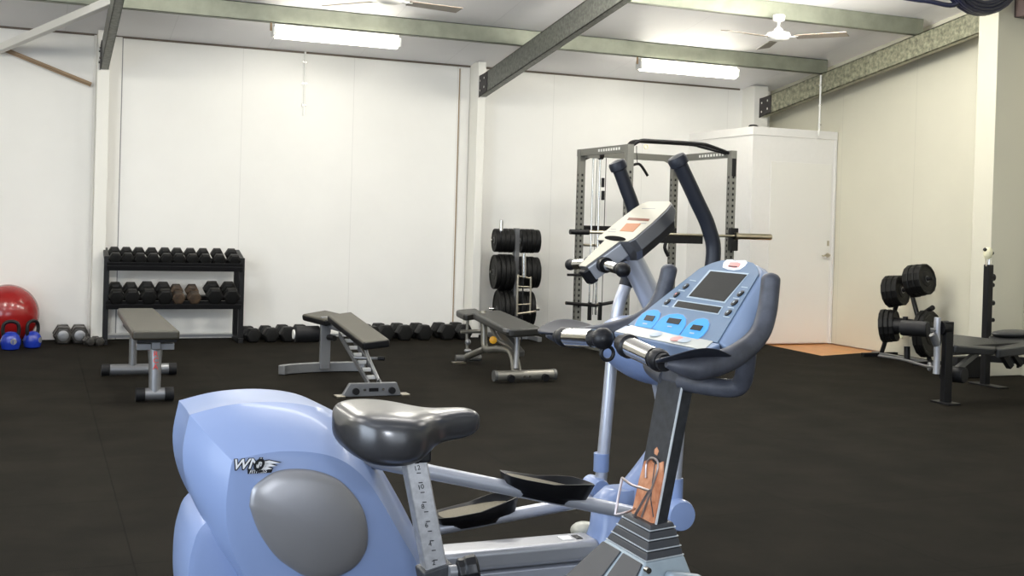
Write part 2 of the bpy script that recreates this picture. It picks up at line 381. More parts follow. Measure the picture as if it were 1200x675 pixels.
la = at(748, 67, Y=10.88); lb = at(864, 78, Y=10.88); strip_light(la.x, lb.x, 10.88, cz(10.88)-.26, 'lit fluorescent strip light right of the middle rafter')
# fans
def fan(c, zt, ang, label, pitch_=.16):
    r = thing('ceiling_fan', label, 'fan', c, 0, 'ceiling fans', world=False)
    h = zt-c[2]
    MB().cyl((0, 0, .04), (0, 0, h-.02), .013).build('rod', 'white_pl', r)
    MB().lathe([(.02, h-.07), (.055, h-.05), (.06, h-.01), (.055, h)], (0, 0, 0)).build('canopy', 'white_pl', r)
    MB().lathe([(.018, .10), (.04, .085), (.05, .06), (.11, .045), (.12, .01), (.10, -.015), (.05, -.03), (.01, -.032)], (0, 0, 0), n=32).build('motor', 'white_pl', r)
    for k in range(3):
        a = ang+k*2*PI/3; d = V(math.cos(a), math.sin(a), 0); s_ = V(-math.sin(a), math.cos(a), 0)
        MB().bar(d*.09, d*.20, .05, .006).build('blade_arm', 'white_pl', r)
        up = V(0, 0, 1)+s_*pitch_
        MB().bar(d*.17, d*.66, .105, .008, up=up, w1=.135, h1=.008).build('blade', 'blade', r, bev=.003)
    return r
f2 = at(912, 42, Y=9.2); fan((f2.x, 9.2, f2.z-.02), cz(9.31)-.16, math.atan2(.924, .383), 'white ceiling fan with brown blades beside the right strip light')
f1 = at(457, -2, Y=9.2); fan((f1.x, 9.2, f1.z-.02), cz(9.31)-.16, math.atan2(-.93, -.36), 'white ceiling fan cut off at the top edge above the left strip light')
# coiled cable high on the right column and a dark box at the frame's edge
r = thing('cable_coil', 'dark navy coil of cable hanging high on the right column', 'cable', (7.9, 7.95, 3.45), world=True)
cc = at(1150, -44, Y=7.95)
for k in range(12):
    MB().torus((cc.x+.008*(k % 2), 7.90+.034*(k % 3), cc.z+.004*(k % 3)), .455-.030*(k//3)*1.0+.006*(k % 3), .020, (0, 1, .05), sc=(1, 1)).build('cable_turn', 'navy', r)
cl = MB().tube(cr([(cc.x-.36, 7.9, cc.z+.2), at(1125, 0, Y=7.95), at(1085, 1, Y=8.1), at(1030, -8, Y=8.3)], 8), .022); cl.build('cable_tail', 'navy', r)
MB().bar((cc.x+.2, 8.12, cc.z+.42), (cc.x+.1, 7.84, cc.z+.44), .03, .03).build('hook', 'black', r)
p = at(1199.5, 10, Y=8.0)
tag(MB().b2((p.x-.01, 7.93, p.z-.07), (p.x+.16, 8.10, p.z+.12)).build('wall_box', mat('brown_box', (.09, .06, .055), .5), bev=.006), 'small dark brown box cut off at the top right edge of the photo', 'box')

# ================================================================== DUMBBELLS
def hexdumbbell(L, r, hl, hr, label, loc, rot, m='hexrub', grip='chrome', group=None, face=None):
    t = thing('hex_dumbbell', label, 'dumbbell', loc, 0, group); t.rotation_euler = rot
    zc = r*math.cos(PI/6); ph = 0
    for sgn in (-1, 1):
        o = V(0, sgn*(L/2-hl), zc)
        hd = MB().lathe([(r*.6, 0), (r*.98, .012), (r, .02), (r, hl-.018), (r*.82, hl-.004), (r*.5, hl)], o, (0, sgn, 0), n=6, ph=0)
        ho = hd.build('head', m, t, ang=20, bev=.004)
        if face: MB().lathe([(r*.55, hl), (r*.50, hl+.004), (r*.2, hl+.006)], o, (0, sgn, 0), n=24).build('badge', face, ho)
    n = 8; ys = np.linspace(-(L/2-hl), L/2-hl, n)
    MB().lathe([(hr*(1+.25*math.cos(PI*(k/(n-1)-.5))), ys[k]) for k in range(n)], (0, 0, zc), (0, 1, 0), n=16).build('handle', grip, t)
    return t
ordn = ['leftmost', 'second from the left', 'third from the left', 'fourth from the left', 'fifth from the left', 'sixth from the left', 'seventh from the left', 'eighth from the left', 'ninth from the left', 'rightmost']
# rack
RY0, RY1 = 11.78, 12.12
rk = thing('dumbbell_rack', 'black two-shelf dumbbell rack against the back wall', 'rack', (1.27, 11.95, 0), world=True)
xl = at(124, 350, Y=RY0).x; xr = at(282.5, 350, Y=RY0).x; zt_ = at(124, 300, Y=RY0).z; zr_ = zt_
z1 = at(205, 317, Y=RY0).z; z2 = at(205, 361.5, Y=RY0).z
for x in (xl, xr):
    s = MB(); s.bar((x, RY0, 0), (x, RY0, zt_), .05, .05); s.bar((x, RY1, 0), (x, RY1, zt_+.06), .05, .05)
    s.bar((x, RY0-.06, .025), (x, RY1+.05, .025), .05, .05); s.bar((x, RY0, zt_-.03), (x, RY1, zt_+.05), .045, .05)
    s.build('side_frame', 'black', rk, smooth=False, bev=.004)
TILT = math.radians(14)
def shelf(zf):
    s = MB(); n = V(0, -math.sin(TILT), math.cos(TILT)); dy = V(0, math.cos(TILT), math.sin(TILT)); o = V(0, RY0-.02, zf)
    for d0 in (.0, .27):
        p = o+dy*d0; s.bar(V(xl, p.y, p.z+.025), V(xr, p.y, p.z+.025), .05, .05, up=n)
    p = o+dy*0; s.bar(V(xl, p.y-.02, p.z+.045), V(xr, p.y-.02, p.z+.045), .006, .07, up=n)
    s.build('shelf', 'black', rk, smooth=False, bev=.003); return o, dy, n
o1, dy1, n1 = shelf(z1); o2, dy2, n2 = shelf(z2)
MB().b2((xl, RY1-.02, .03), (xr, RY1+.01, .055)).build('crossbar', 'steel', rk, smooth=False)
top_px = [134.5, 148.7, 163.3, 178.5, 194, 208.5, 224, 239, 255.5, 272.5]
for i, px in enumerate(top_px):
    p = o1+dy1*.135+n1*.05; x = at(px, 298, Y=p.y).x
    nm = ordn[i] if i < 9 else 'rightmost'
    hexdumbbell(.29, .066+.001*(i//4), .085, .014, f'small black hex dumbbell, {nm} on the top shelf of the rack', (x, p.y, p.z), (TILT, 0, 0), group='hex dumbbells on the top shelf', grip='chrome')
low_px = [135.5, 153.5, 173, 192, 207.5, 226, 249.5, 269]
for i, px in enumerate(low_px):
    p = o2+dy2*.135+n2*.05; x = at(px, 342, Y=p.y).x; rr_ = [.08, .08, .085, .083, .07, .07, .09, .088][i]
    lb = f'{"worn brown" if i in (4, 5) else "large black"} hex dumbbell, {ordn[i] if i < 7 else "rightmost"} on the lower shelf of the rack'
    hexdumbbell(.33, rr_, .105, .016, lb, (x, p.y, p.z), (TILT, 0, 0), m='hexbrown' if i in (4, 5) else 'hexrub', group='hex dumbbells on the lower shelf')
# dumbbells on the floor
gx = [(74, 'grey faced hex dumbbell on the floor, left one of the pair beside the kettlebells'), (93.5, 'grey faced hex dumbbell on the floor, right one of the pair beside the kettlebells')]
for px, lb in gx:
    x = at(px, 392, Y=11.86).x
    hexdumbbell(.36, .094, .125, .017, lb, (x, 12.02, 0), (0, 0, 0), m='hexgrey', face='steel', group='grey hex dumbbells on the floor')
for px, lb in ((104.5, 'tiny dark dumbbell on the floor beside the grey pair'), (115, 'tiny dark dumbbell on the floor at the foot of the rack')):
    x = at(px, 397, Y=11.6).x; hexdumbbell(.18, .048, .055, .012, lb, (x, 11.72, 0), (0, 0, .25), m='hexgrey', group='tiny dumbbells on the floor')
fl = [(297, .082), (318, .085), (338, .09), (359, .09), (437, .09), (453, .095), (475, .095), (498, .095), (525, .097), (545, .097)]
side = ['just right of the rack', 'second to the right of the rack', 'third to the right of the rack', 'half hidden behind the middle bench roller', 'half hidden behind the middle bench pad',
        'first one clear of the middle bench', 'second one clear of the middle bench', 'third one clear of the middle bench', 'fourth one clear of the middle bench', 'last one before the curved bench']
for (px, r_), sd in zip(fl, side):
    x = at(px, 388, Y=11.75).x
    hexdumbbell(.36, r_, .13, .017, f'heavy black hex dumbbell on the floor, {sd}', (x, 11.93, 0), (0, 0, .05), group='heavy hex dumbbells along the back wall')

# ball and kettlebells
bc = at(8.5, 371, Y=11.96)
b = MB().ell((0, 0, .285), (.285, .285, .285), n=48, m=32).build('exercise_ball', 'red'); b.location = (bc.x, 11.96, 0)
tag(b, 'large glossy red exercise ball against the back wall', 'ball')
MB().lathe([(.012, 0), (.014, .004)], (-.12, -.20, .13), (-.4, -.7, -.5)).build('valve_plug', 'white_pl', b)
def kettlebell(px, py, Yk, rad, ang, label):
    x = at(px, py, Y=Yk).x; t = thing('kettlebell', label, 'kettlebell', (x, Yk, 0), ang, 'blue kettlebells')
    MB().lathe([(rad*.6, 0), (rad*.85, .012), (rad, rad*.7), (rad*.98, rad*1.1), (rad*.8, rad*1.55), (rad*.5, rad*1.85), (rad*.2, rad*1.93)], (0, 0, 0), n=32).build('body', 'kblue', t)
    hw = rad*.78; zb = rad*1.45
    MB().tube(cr([(-hw*.85, 0, zb), (-hw, 0, zb+.06), (-hw*.78, 0, zb+.115), (0, 0, zb+.135), (hw*.78, 0, zb+.115), (hw, 0, zb+.06), (hw*.85, 0, zb)], 6), .0165, 12).build('handle', 'black', t)
    MB().lathe([(rad*.32, 0), (rad*.3, .002)], (rad*.25, -rad*.93, rad*.95), (.2, -1, .05)).build('badge', 'steel', t)
kettlebell(12.5, 398, 11.42, .088, .05, 'blue kettlebell with black handle in front of the red ball')
kettlebell(38, 396, 11.55, .083, .75, 'blue kettlebell with turned black handle right of the red ball')

# ================================================================== FLAT BENCH
t = thing('flat_bench', 'flat weight bench with grey pad and red lettering on its front leg', 'bench', (.76, 8.9, 0), world=True)
xc = .765; y0, y1 = 8.12, 9.55
MB().prism([(xc-.13, 8.10, .415), (xc+.13, 8.10, .415), (xc+.15, 9.2, .425), (xc-.15, 9.2, .425)], (0, 0, .02)).build('pad_base', 'black', t, smooth=False)
MB().prism([(xc-.165, 8.06, .435), (xc+.145, 8.06, .435), (xc+.145, 9.98, .435), (xc-.145, 9.98, .435)], (0, 0, .065)).build('pad', 'vinyl_w', t, bev=.018, seg=3)
topside(t.children[-1], 'black')
MB().bar((xc, 8.15, .39), (xc, 9.6, .39), .06, .06).build('spine', 'steel', t, bev=.006)
for s in (-1, 1): MB().bar((xc+s*.03, 8.22, .375), (xc+s*.125, 8.22, .375), .06, .045).build('pad_bracket', 'steel', t, bev=.004)
lg = MB().tube(cr([(xc, 8.28, .40), (xc, 8.23, .36), (xc, 8.2, .25), (xc, 8.18, .05)], 5), [.042, .052, .042, .040], 20).build('leg', 'steel', t)
lg2 = MB().cyl((xc-.05, 9.5, .38), (xc-.05, 9.5, .05), .03).build('leg', 'steel', t)
for yy, hw, nm in ((8.18, .10, 'foot_tube'), (9.5, .26, 'foot_tube')):
    q = MB().cyl((xc-hw+.04 if yy > 9 else xc-hw+.03, yy, .052), (xc+hw-.03, yy, .052), .042).build(nm, 'steel', t)
    for s in (-1, 1): MB().cyl((xc+s*(hw-.035), yy, .05), (xc+s*(hw+.025), yy, .05), .047).build('rubber_cap', 'rub', q)
for k, ch in enumerate('RCA'):
    text_part(ch, .05, (xc-.02, 8.14+.004*k, .315-.045*k), (1, 0, 0), (0, 0, 1), 'redpaint', lg, 'letter', ext=.002, sx=1.1)

# ================================================================== MIDDLE ADJUSTABLE BENCH
t = thing('adjustable_bench', 'grey framed adjustable bench with arched rear foot and ladder support', 'bench', (2.3, 8.8, 0), world=True)
def pad(name, corners, th, m, par, bev=.02):
    c = [Vector(p) for p in corners]; n = (c[1]-c[0]).cross(c[3]-c[0]).normalized()
    if n.z < 0: n = -n
    return topside(MB().prism([p-n*th for p in c], n*th).build(name, m, par, bev=bev, seg=3), 'black')
pad('back_pad', [at(425, 401, Y=8.02), at(457, 397, Y=8.02), at(412, 365, Y=9.35), at(383, 369, Y=9.2)], .065, 'vinyl_w', t)
pad('seat_pad', [at(381, 375, Y=9.3), at(404, 368, Y=9.42), at(382, 363, Y=9.75), at(353, 368, Y=9.72)], .06, 'vinyl_w', t)
q = at(381, 400, Y=9.42)
MB().bar((q.x, 9.42, .03), (q.x, 9.42, .47), .085, .05, up=(0, 1, 0)).build('seat_post', 'steel', t, bev=.006)
MB().cyl((q.x+.02, 9.38, .30), (q.x+.05, 9.30, .30), .024).build('adjust_knob', 'black', t)
pts = [at(330, 425, Y=9.30), at(338, 429, Y=9.36), at(360, 433, Y=9.42), at(385, 434, Y=9.45), at(410, 433, Y=9.44), at(428, 432, Y=9.40)]
pts = [V(p.x, p.y, .045) for p in pts]; pts = cr(pts, 4)
s = MB(); rg = []
for i, p in enumerate(pts):
    d = (pts[min(i+1, len(pts)-1)]-pts[max(i-1, 0)]).normalized(); a_ = V(-d.y, d.x, 0)*.03; hh = .038
    rg.append([p-a_-V(0, 0, hh), p+a_-V(0, 0, hh), p+a_+V(0, 0, hh), p-a_+V(0, 0, hh)])
s.loft(rg).build('rear_foot', 'steel', t, bev=.005)
# foam leg roller
ra = at(345, 390, Y=9.55); rb = at(375, 391, Y=9.50); MB().cyl((ra.x, 9.53, ra.z-.01), (rb.x, 9.53, ra.z-.01), .07, n=28).build('leg_roller', 'rub', t, bev=.012)
MB().cyl((ra.x-.004, 9.53, ra.z-.01), (ra.x-.016, 9.53, ra.z-.01), .04).build('roller_cap', 'white_pl', t)
MB().cyl((rb.x, 9.53, ra.z-.01), (q.x, 9.50, ra.z-.01), .014).build('roller_axle', 'steel', t)
MB().bar((q.x+.05, 9.4, .40), (q.x+.10, 8.9, .40), .06, .06).build('spine', 'steel', t, bev=.005)
la, lb_ = at(404, 392, Y=8.95), at(441, 458, Y=8.15)
for dx in (-.045, .045): MB().bar(la+V(dx, 0, .0), V(lb_.x+dx, 8.15, .06), .014, .05, up=(0, 1, 0)).build('ladder_rail', 'steel', t, bev=.003)
for k in range(6):
    p = la.lerp(V(lb_.x, 8.15, .06), .12+k*.14); MB().box(p+V(0, -.02, .0), (.065, .03, .028)).build('ladder_tooth', 'white_steel', t, bev=.003)
MB().tube([at(425, 395, Y=8.5), at(430, 415, Y=8.35), V(lb_.x+.03, 8.2, .10)], .014, 10).build('support_strut', 'steel', t)
p = at(415, 419, Y=8.5); p2 = at(443, 420, Y=8.4); MB().cyl(p, p2, .011).build('release_lever', 'steel', t); MB().cyl(p2, p2+(p2-p).normalized()*.05, .016).build('lever_grip', 'black', t)
fa, fb = at(400, 462, Y=8.12), at(473, 461, Y=8.12)
s = MB().prism([(fa.x-.0, 8.1, .0), (fb.x-.02, 8.1, 0), (fb.x-.06, 8.1, .095), (fa.x+.06, 8.1, .095)], (0, .05, 0)); s.build('front_foot', 'steel', t, bev=.004)
for x in (fa.x-.015, fb.x-.0): MB().b2((x-.035, 8.05, 0), (x+.03, 8.15, .014)).build('foot_pad', 'brass', t, bev=.003)
for x in (fa.x+.10, fb.x-.10): MB().cyl((x, 8.1, .04), (x, 8.075, .04), .025).build('transport_wheel', 'rub', t)
xm = (fa.x+fb.x)/2; MB().b2((xm-.035, 8.095, .035), (xm+.035, 8.10, .06)).build('slot', 'black', t)
for s_ in (-.07, .07): MB().cyl((xm+s_, 8.1, .05), (xm+s_, 8.09, .05), .01, n=8).build('bolt', 'chrome', t)

# ================================================================== RIGHT ADJUSTABLE BENCH (curved frame)
t = thing('adjustable_bench', 'adjustable bench with rounded black pads, curved legs and yellow knob', 'bench', (3.65, 8.9, 0), world=True)
def roundpad(name, corners, th, m, par, r=.06):
    c = [Vector(p) for p in corners]; out = []
    for i in range(4):
        p = c[i]; a_ = (c[i-1]-p).normalized(); b_ = (c[(i+1) % 4]-p).normalized()
        for k in range(5):
            s_ = k/4; out.append(p + a_*r*(1-s_)**2 + b_*r*s_**2)
    n = (c[1]-c[0]).cross(c[3]-c[0]).normalized()
    if n.z < 0: n = -n
    return MB().prism([p-n*th for p in out], n*th).build(name, m, par, bev=.02, seg=3)
roundpad('back_pad', [at(595, 386, Y=8.5), at(636, 384, Y=8.5), at(586, 363, Y=9.75), at(553, 365, Y=9.65)], .07, 'vinyl', t, .07)
roundpad('seat_pad', [at(545, 369, Y=9.7), at(566, 366, Y=9.8), at(558, 361, Y=10.1), at(533, 363, Y=10.0)], .06, 'vinyl', t)
J = at(569, 408, Y=9.45)
ft = at(604, 440, Y=8.62)
MB().tube(cr([(J.x-.0, 9.55, .50), (J.x, 9.5, .35), (J.x, 9.45, J.z), (J.x+.03, 9.2, J.z+.02), (J.x+.02, 8.9, .20), (ft.x, 8.62, .06)], 6), .03, 14).build('curved_leg', 'steel_br', t)
MB().tube(cr([(J.x+.04, 9.5, .42), (J.x+.06, 9.3, .27), (J.x+.06, 8.95, .22), (ft.x+.04, 8.62, .06)], 6), .02, 12).build('curved_leg', 'steel_br', t)
rf = at(548, 423, Y=9.8)
MB().tube([(J.x, 9.47, J.z-.01), (rf.x, 9.82, .06)], .03, 14).build('rear_leg', 'steel_br', t)
MB().cyl((rf.x-.10, 9.85, .045), (rf.x+.14, 9.83, .045), .03).build('rear_foot', 'steel_dk', t)
MB().b2((rf.x-.14, 9.78, 0), (rf.x-.02, 9.86, .012)).build('foot_pad', 'brass', t)
pc = at(549, 395, Y=9.85); MB().tube([(pc.x, 9.88, .40), (pc.x-.01, 9.87, .25), (pc.x, 9.86, .05)], .014, 10).build('link_rod', 'steel_br', t)
MB().cyl((pc.x-.07, 9.87, .285), (pc.x+.12, 9.85, .29), .018).build('leg_bar', 'steel_br', t)
MB().ell((pc.x, 9.86, .19), (.028, .028, .03)).build('pivot_joint', 'steel', t); MB().ell((pc.x, 9.86, .11), (.035, .03, .02)).build('pivot_joint', 'steel', t)
kn = at(579, 398, Y=9.2); k_ = MB(); 
k_.lathe([(.014, 0), (.014, .03), (.034, .035), (.034, .055), (.02, .06)], (kn.x, 9.22, kn.z), (-.4, -1, 0), n=9); k_.build('yellow_knob', 'yellow', t)
MB().bar(at(585, 385, Y=9.2), at(612, 415, Y=8.75), .05, .09, up=(0, 1, 0), w1=.05, h1=.05).build('angle_sector', 'steel_dk', t, bev=.008)
MB().tube([at(606, 388, Y=8.7), at(606, 405, Y=8.7), V(ft.x+.01, 8.64, .1)], .022, 12).build('front_upright', 'steel', t)
MB().b2((at(592, 388, Y=8.55).x, 8.52, .415), (at(634, 388, Y=8.55).x, 8.6, .44)).build('pad_bracket', 'steel', t)
fa, fb = at(580, 442, Y=8.58), at(649, 440, Y=8.58)
f_ = MB().cyl((fa.x, 8.58, .056), (fb.x, 8.58, .056), .042).build('front_foot', 'steel_br', t)
for x in (fa.x, fb.x): MB().cyl((x-.012, 8.58, .056), (x+.012, 8.58, .056), .046).build('foot_cap', 'steel_dk', f_)
for x in (fa.x+.12, fb.x-.10): MB().cyl((x, 8.54, .042), (x, 8.51, .038), .03).build('transport_wheel', 'rub', f_)
for x in (fa.x+.24, fb.x-.24): MB().cyl((x, 8.54, .05), (x, 8.53, .05), .01, n=8).build('bolt', 'chrome', f_)

# ================================================================== PLATES
def plate(name, label, cat, group, c, ax, r, th, m='hexrub', cuts=False):
    ax = Vector(ax).normalized(); o = thing(name, label, cat, c, 0, group, world=True)
    MB().lathe([(.026, 0), (r*.45, .002), (r*.5, th*.16), (r*.82, th*.16), (r*.88, 0), (r*.97, 0), (r, th*.15), (r, th*.85), (r*.97, th), (r*.88, th), (r*.82, th*.84), (r*.5, th*.84), (r*.45, th-.002), (.026, th)], c, ax, n=14 if 'A-frame' in group else 36).build('disc', m, o, ang=20)
    MB().lathe([(.032, -.001), (.032, th+.001), (.026, th+.001), (.026, -.001)], c, ax, n=24).build('hub_ring', 'steel', o)
    return o
# plate tree beside the power rack
TX, TY = 4.93, 11.75; ta = math.radians(-8); tx = V(math.cos(ta), math.sin(ta), 0)
t = thing('plate_tree', 'grey post plate tree loaded with black plates by the back wall', 'weight rack', (TX, TY, 0), world=True)
zt = at(600, 262, Y=TY).z
MB().bar((TX, TY, .05), (TX, TY, zt-.05), .055, .075, up=(0, 1, 0)).build('post', 'steel', t, bev=.005)
for s_ in (-1, 1): MB().bar(V(TX, TY, .03)-V(0, .3, 0)+tx*.18*s_, V(TX, TY, .03)+V(0, .25, 0)+tx*.18*s_, .05, .05).build('base_foot', 'steel', t, bev=.004)
MB().bar(V(TX, TY, .03)-tx*.2, V(TX, TY, .03)+tx*.2, .05, .05).build('base_bar', 'steel', t, bev=.004)
lv = [(at(600, 282, Y=TY).z, .135, .135, 'top'), (at(600, 319, Y=TY).z, .20, .18, 'middle'), (at(600, 362, Y=TY).z, .215, .20, 'bottom')]
for z, rl, rr2, nm in lv:
    for s_, rad in ((-1, rl), (1, rr2)):
        MB().cyl(V(TX, TY, z), V(TX, TY, z)+tx*.29*s_, .016).build('peg', 'chrome', t)
        n_ = 4 if nm != 'bottom' else 3
        for k in range(n_):
            c = V(TX, TY, z)+tx*s_*(.045+k*.054)
            pos = ['innermost', 'second', 'third', 'outermost'][k] if n_ == 4 else ['innermost', 'second', 'outermost'][k]
            plate('weight_plate', f'black weight plate, {pos} on the {nm} {"left" if s_ < 0 else "right"} peg of the plate tree', 'weight plate', 'black plates on the grey plate tree', c, tx*s_, rad*(1 if k < 3 else .96), .05)
# bar holders with bars
p = at(587, 269, Y=TY-.02); q = at(587, 258, Y=TY-.02)
o = MB().cyl((p.x, TY-.03, p.z-.08), (p.x, TY-.03, q.z), .022).build('bar_sleeve', 'chrome'); tag(o, 'chrome bar sleeve standing up above the top left plates', 'bar')
MB().cyl((p.x, TY-.03, p.z-.09), (p.x, TY-.03, p.z-.01), .03).build('collar', 'steel', o)
t2 = thing('ladder_bar', 'chrome ladder shaped bar leaning on the plate tree', 'bar', (at(613, 372, Y=11.35).x, 11.4, 0), world=True)
a_, b_, c_, d_ = [at(*p_, Y=11.42) for p_ in ((607, 324), (622, 326), (606, 370), (621, 368))]
MB().tube(cr([c_, a_+V(0, 0, -.02), a_+V(.02, 0, 0), b_+V(-.02, 0, 0), b_+V(0, 0, -.02), d_], 5), .010, 10).build('frame', 'brass', t2)
for k in (.25, .72): MB().cyl(a_.lerp(c_, k), b_.lerp(d_, k), .009).build('rung', 'brass', t2)
e_ = at(628, 365, Y=11.42); MB().cyl(c_+V(0, 0, .02), e_, .014).build('bottom_bar', 'brass', t2)
e_ = at(614, 297, Y=11.42); f_ = at(614, 325, Y=11.42); MB().cyl(e_, f_, .022).build('sleeve', 'chrome', t2)
MB().cyl(e_+V(0, 0, -.16), V(e_.x, 11.42, .0), .008).build('stem', 'black', t2)

# ================================================================== POWER RACK
XA, XB, YN, YFAR, HZ = 5.30, 6.50, 9.88, 10.97, 2.10
t = thing('power_rack', 'tall grey power rack with drilled uprights and lat pulley', 'gym rack', ((XA+XB)/2, (YN+YFAR)/2, 0), world=True)
S = .068
for (x, y) in ((XA, YN-.03), (XA, YFAR-.06), (XB, YN), (XB, YFAR+.05)):
    hl = MB().bar((x, y, 0), (x, y, HZ), S, S, up=(0, 1, 0)); hl.mi = 1
    for k in range(28):
        z = .25+k*.058
        hl.b2((x-.011, y-S/2-.001, z), (x+.011, y-S/2+.006, z+.026)); hl.b2((x-S/2-.001, y-.011, z), (x-S/2+.006, y+.011, z+.026))
    u = hl.build('upright', ['rackm', 'black'], t, smooth=False, bev=.0006, seg=1)
    MB().b2((x-.07, y-.05, 0), (x+.07, y+.05, .01)).build('base_plate', 'rackm', u)
zt = HZ-.035
for x in (XA, XB):
    MB().bar((x, YN, .06), (x, YFAR, .06), .05, .07).build('bottom_side_beam', 'rackm', t, bev=.004)
    hl = MB().bar((x, YN, zt), (x, YFAR, zt), .05, .07); hl.mi = 1
    for k in range(9): hl.b2((x-.03, YN+.12+k*.055, zt-.012), (x+.03, YN+.145+k*.055, zt+.014))
    hl.build('top_side_beam', ['rackm', 'white_pl'], t, smooth=False)
MB().bar((XA, YFAR-.06, zt), (XB, YFAR+.05, zt), .05, .07).build('rear_crossbeam', 'rackm', t, bev=.004)
for x, s_ in ((XA, 1), (XB, -1)):   # gussets
    c_ = V(x, YFAR, zt-.035); MB().prism([c_, c_+V(.16*s_, 0, 0), c_+V(.05*s_, 0, -.05), c_+V(0, 0, -.17)], (0, .01, 0)).build('gusset', 'rackm', t)
# multi grip pull-up bar
for dy_, dz_ in ((0, .0), (.16, .0)):
    MB().tube(cr([(XA+.02, YN+.02+dy_*.3, zt), (XA+.12, YN-.03+dy_, HZ+.040), (XA+.3, YN-.03+dy_, HZ+.048), (XB-.42, YN-.03+dy_, HZ+.048), (XB-.28, YN-.03+dy_, HZ+.030), (XB-.03, YN+.02+dy_*.3, zt+.01)], 8), .017, 12).build('pull_up_bar', 'black', t)
for x in (XA+.0, XB): MB().b2((x-.022, YN-.045, HZ-.26), (x+.022, YN-.033, HZ-.08)).build('joint_plate', 'black', t, bev=.004)
# lat pulley column between the left uprights
for k_, (px, rad, m_) in enumerate(((693.5, .009, 'chrome'), (701.5, .012, 'chrome'), (698, .003, 'black'), (708.5, .004, 'black'))):
    p_ = at(px, 250, Y=YFAR-.12)
    MB().cyl((p_.x, YFAR-.12, .35), (p_.x, YFAR-.12, HZ-.08), rad, n=10).build('guide_rod' if rad > .005 else 'cable', m_, t)
p_ = at(704, 182, Y=YFAR-.15); MB().cyl((p_.x-.02, YFAR-.15, p_.z), (p_.x+.02, YFAR-.15, p_.z), .045).build('pulley', 'black', t)
MB().bar((XA, YFAR-.15, HZ-.07), (p_.x+.02, YFAR-.15, HZ-.07), .04, .04).build('pulley_arm', 'rackm', t)
for y_ in (214, 229): 
    q_ = at(706.5, y_, Y=YFAR-.16); MB().box(q_, (.03, .03, .10)).build('cable_clip', 'black', t, bev=.006)
# plate carriage below
for px in (691, 703):
    p_ = at(px, 362, Y=YFAR-.12); MB().bar((p_.x, YFAR-.12, p_.z-.12), (p_.x, YFAR-.12, p_.z+.07), .035, .035).build('carriage_post', 'black', t, bev=.003)
p0_ = at(663, 355, Y=YFAR-.12); p1_ = at(697, 358, Y=YFAR-.12); p2_ = at(720, 354, Y=YFAR-.12)
MB().cyl((p0_.x, YFAR-.12, p0_.z), (p1_.x, YFAR-.12, p1_.z), .018).build('carriage_peg', 'black', t)
MB().cyl((p1_.x, YFAR-.12, p1_.z), (p2_.x, YFAR-.12, p2_.z), .018).build('carriage_peg', 'black', t)
p0_ = at(665, 322, Y=YFAR-.1); MB().cyl(p0_, p0_+V(.16, 0, 0), .014).build('plate_peg', 'black', t)
for px0, py0, px1, py1 in ((684, 271, 712, 272), (684, 287, 712, 288)):
    MB().cyl(at(px0, py0, Y=YFAR-.1), at(px1, py1, Y=YFAR-.1), .014).build('stop_bar', 'brass', t)
# safety beams
for px, y_ in ((XA, YN), (XB, YFAR)):
    pass
za, zb_ = at(810, 272, Y=YN+.4).z, at(810, 281, Y=YN).z
MB().bar((XA, YFAR-.02, za), (XB, YFAR-.02, za), .05, .075).build('safety_beam', 'black', t, bev=.004)
MB().bar((XA+.03, YN+.05, zb_), (XB-.3, YN+.05, zb_), .05, .08).build('safety_beam', 'black', t, bev=.004)
for x in (XA, XB): MB().b2((x-.045, YN-.09, zb_-.10), (x+.045, YN-.035, zb_+.13)).build('bar_hook', 'black', t, bev=.006)
MB().tube(cr([at(782, 280, Y=YFAR), at(779, 290, Y=YFAR), at(783, 300, Y=YFAR)], 4), .02, 10).build('strap', 'black', t)
# chrome hook and lat bar
MB().torus(at(757, 172, Y=YN-.02), .02, .005, (0, 1, 0)).build('eye_hook', 'cream', t)
lt = thing('lat_bar', 'short black bent pull-down bar hanging inside the power rack', 'bar', at(748, 200, Y=YN+.3), world=True)
Yq = YN+.3
MB().tube(cr([at(731, 198, Y=Yq), at(738, 195, Y=Yq), at(747, 192, Y=Yq), at(752, 195, Y=Yq), at(759, 206, Y=Yq)], 5), .014, 10).build('bar', 'black', lt)
MB().tube([at(747, 192, Y=Yq), at(746, 180, Y=Yq), at(746, 171, Y=Yq)], .004, 8).build('cable', 'black', lt)
# barbell on the rack
bb = thing('barbell', 'long barbell resting across the hooks of the power rack', 'barbell', (5.9, YN-.1, 1.2), world=True)
a_ = at(668, 271.5, Y=YN-.1); e_ = at(903, 278, Y=YN-.1); zz = (a_.z+e_.z)/2; a_.z = zz; e_.z = zz
s1 = at(690, 272, Y=YN-.1).x; s2 = at(861, 277, Y=YN-.1).x
MB().cyl((s1, YN-.1, zz), (s2, YN-.1, zz), .014).build('shaft', 'brass', bb)
MB().cyl((s2, YN-.1, zz), (e_.x, YN-.1, zz), .031).build('sleeve', 'brass', bb); MB().cyl((s2, YN-.1, zz), (s2+.03, YN-.1, zz), .038).build('collar', 'brass', bb)
MB().cyl((a_.x, YN-.1, zz), (s1, YN-.1, zz), .025).build('sleeve', 'black', bb)

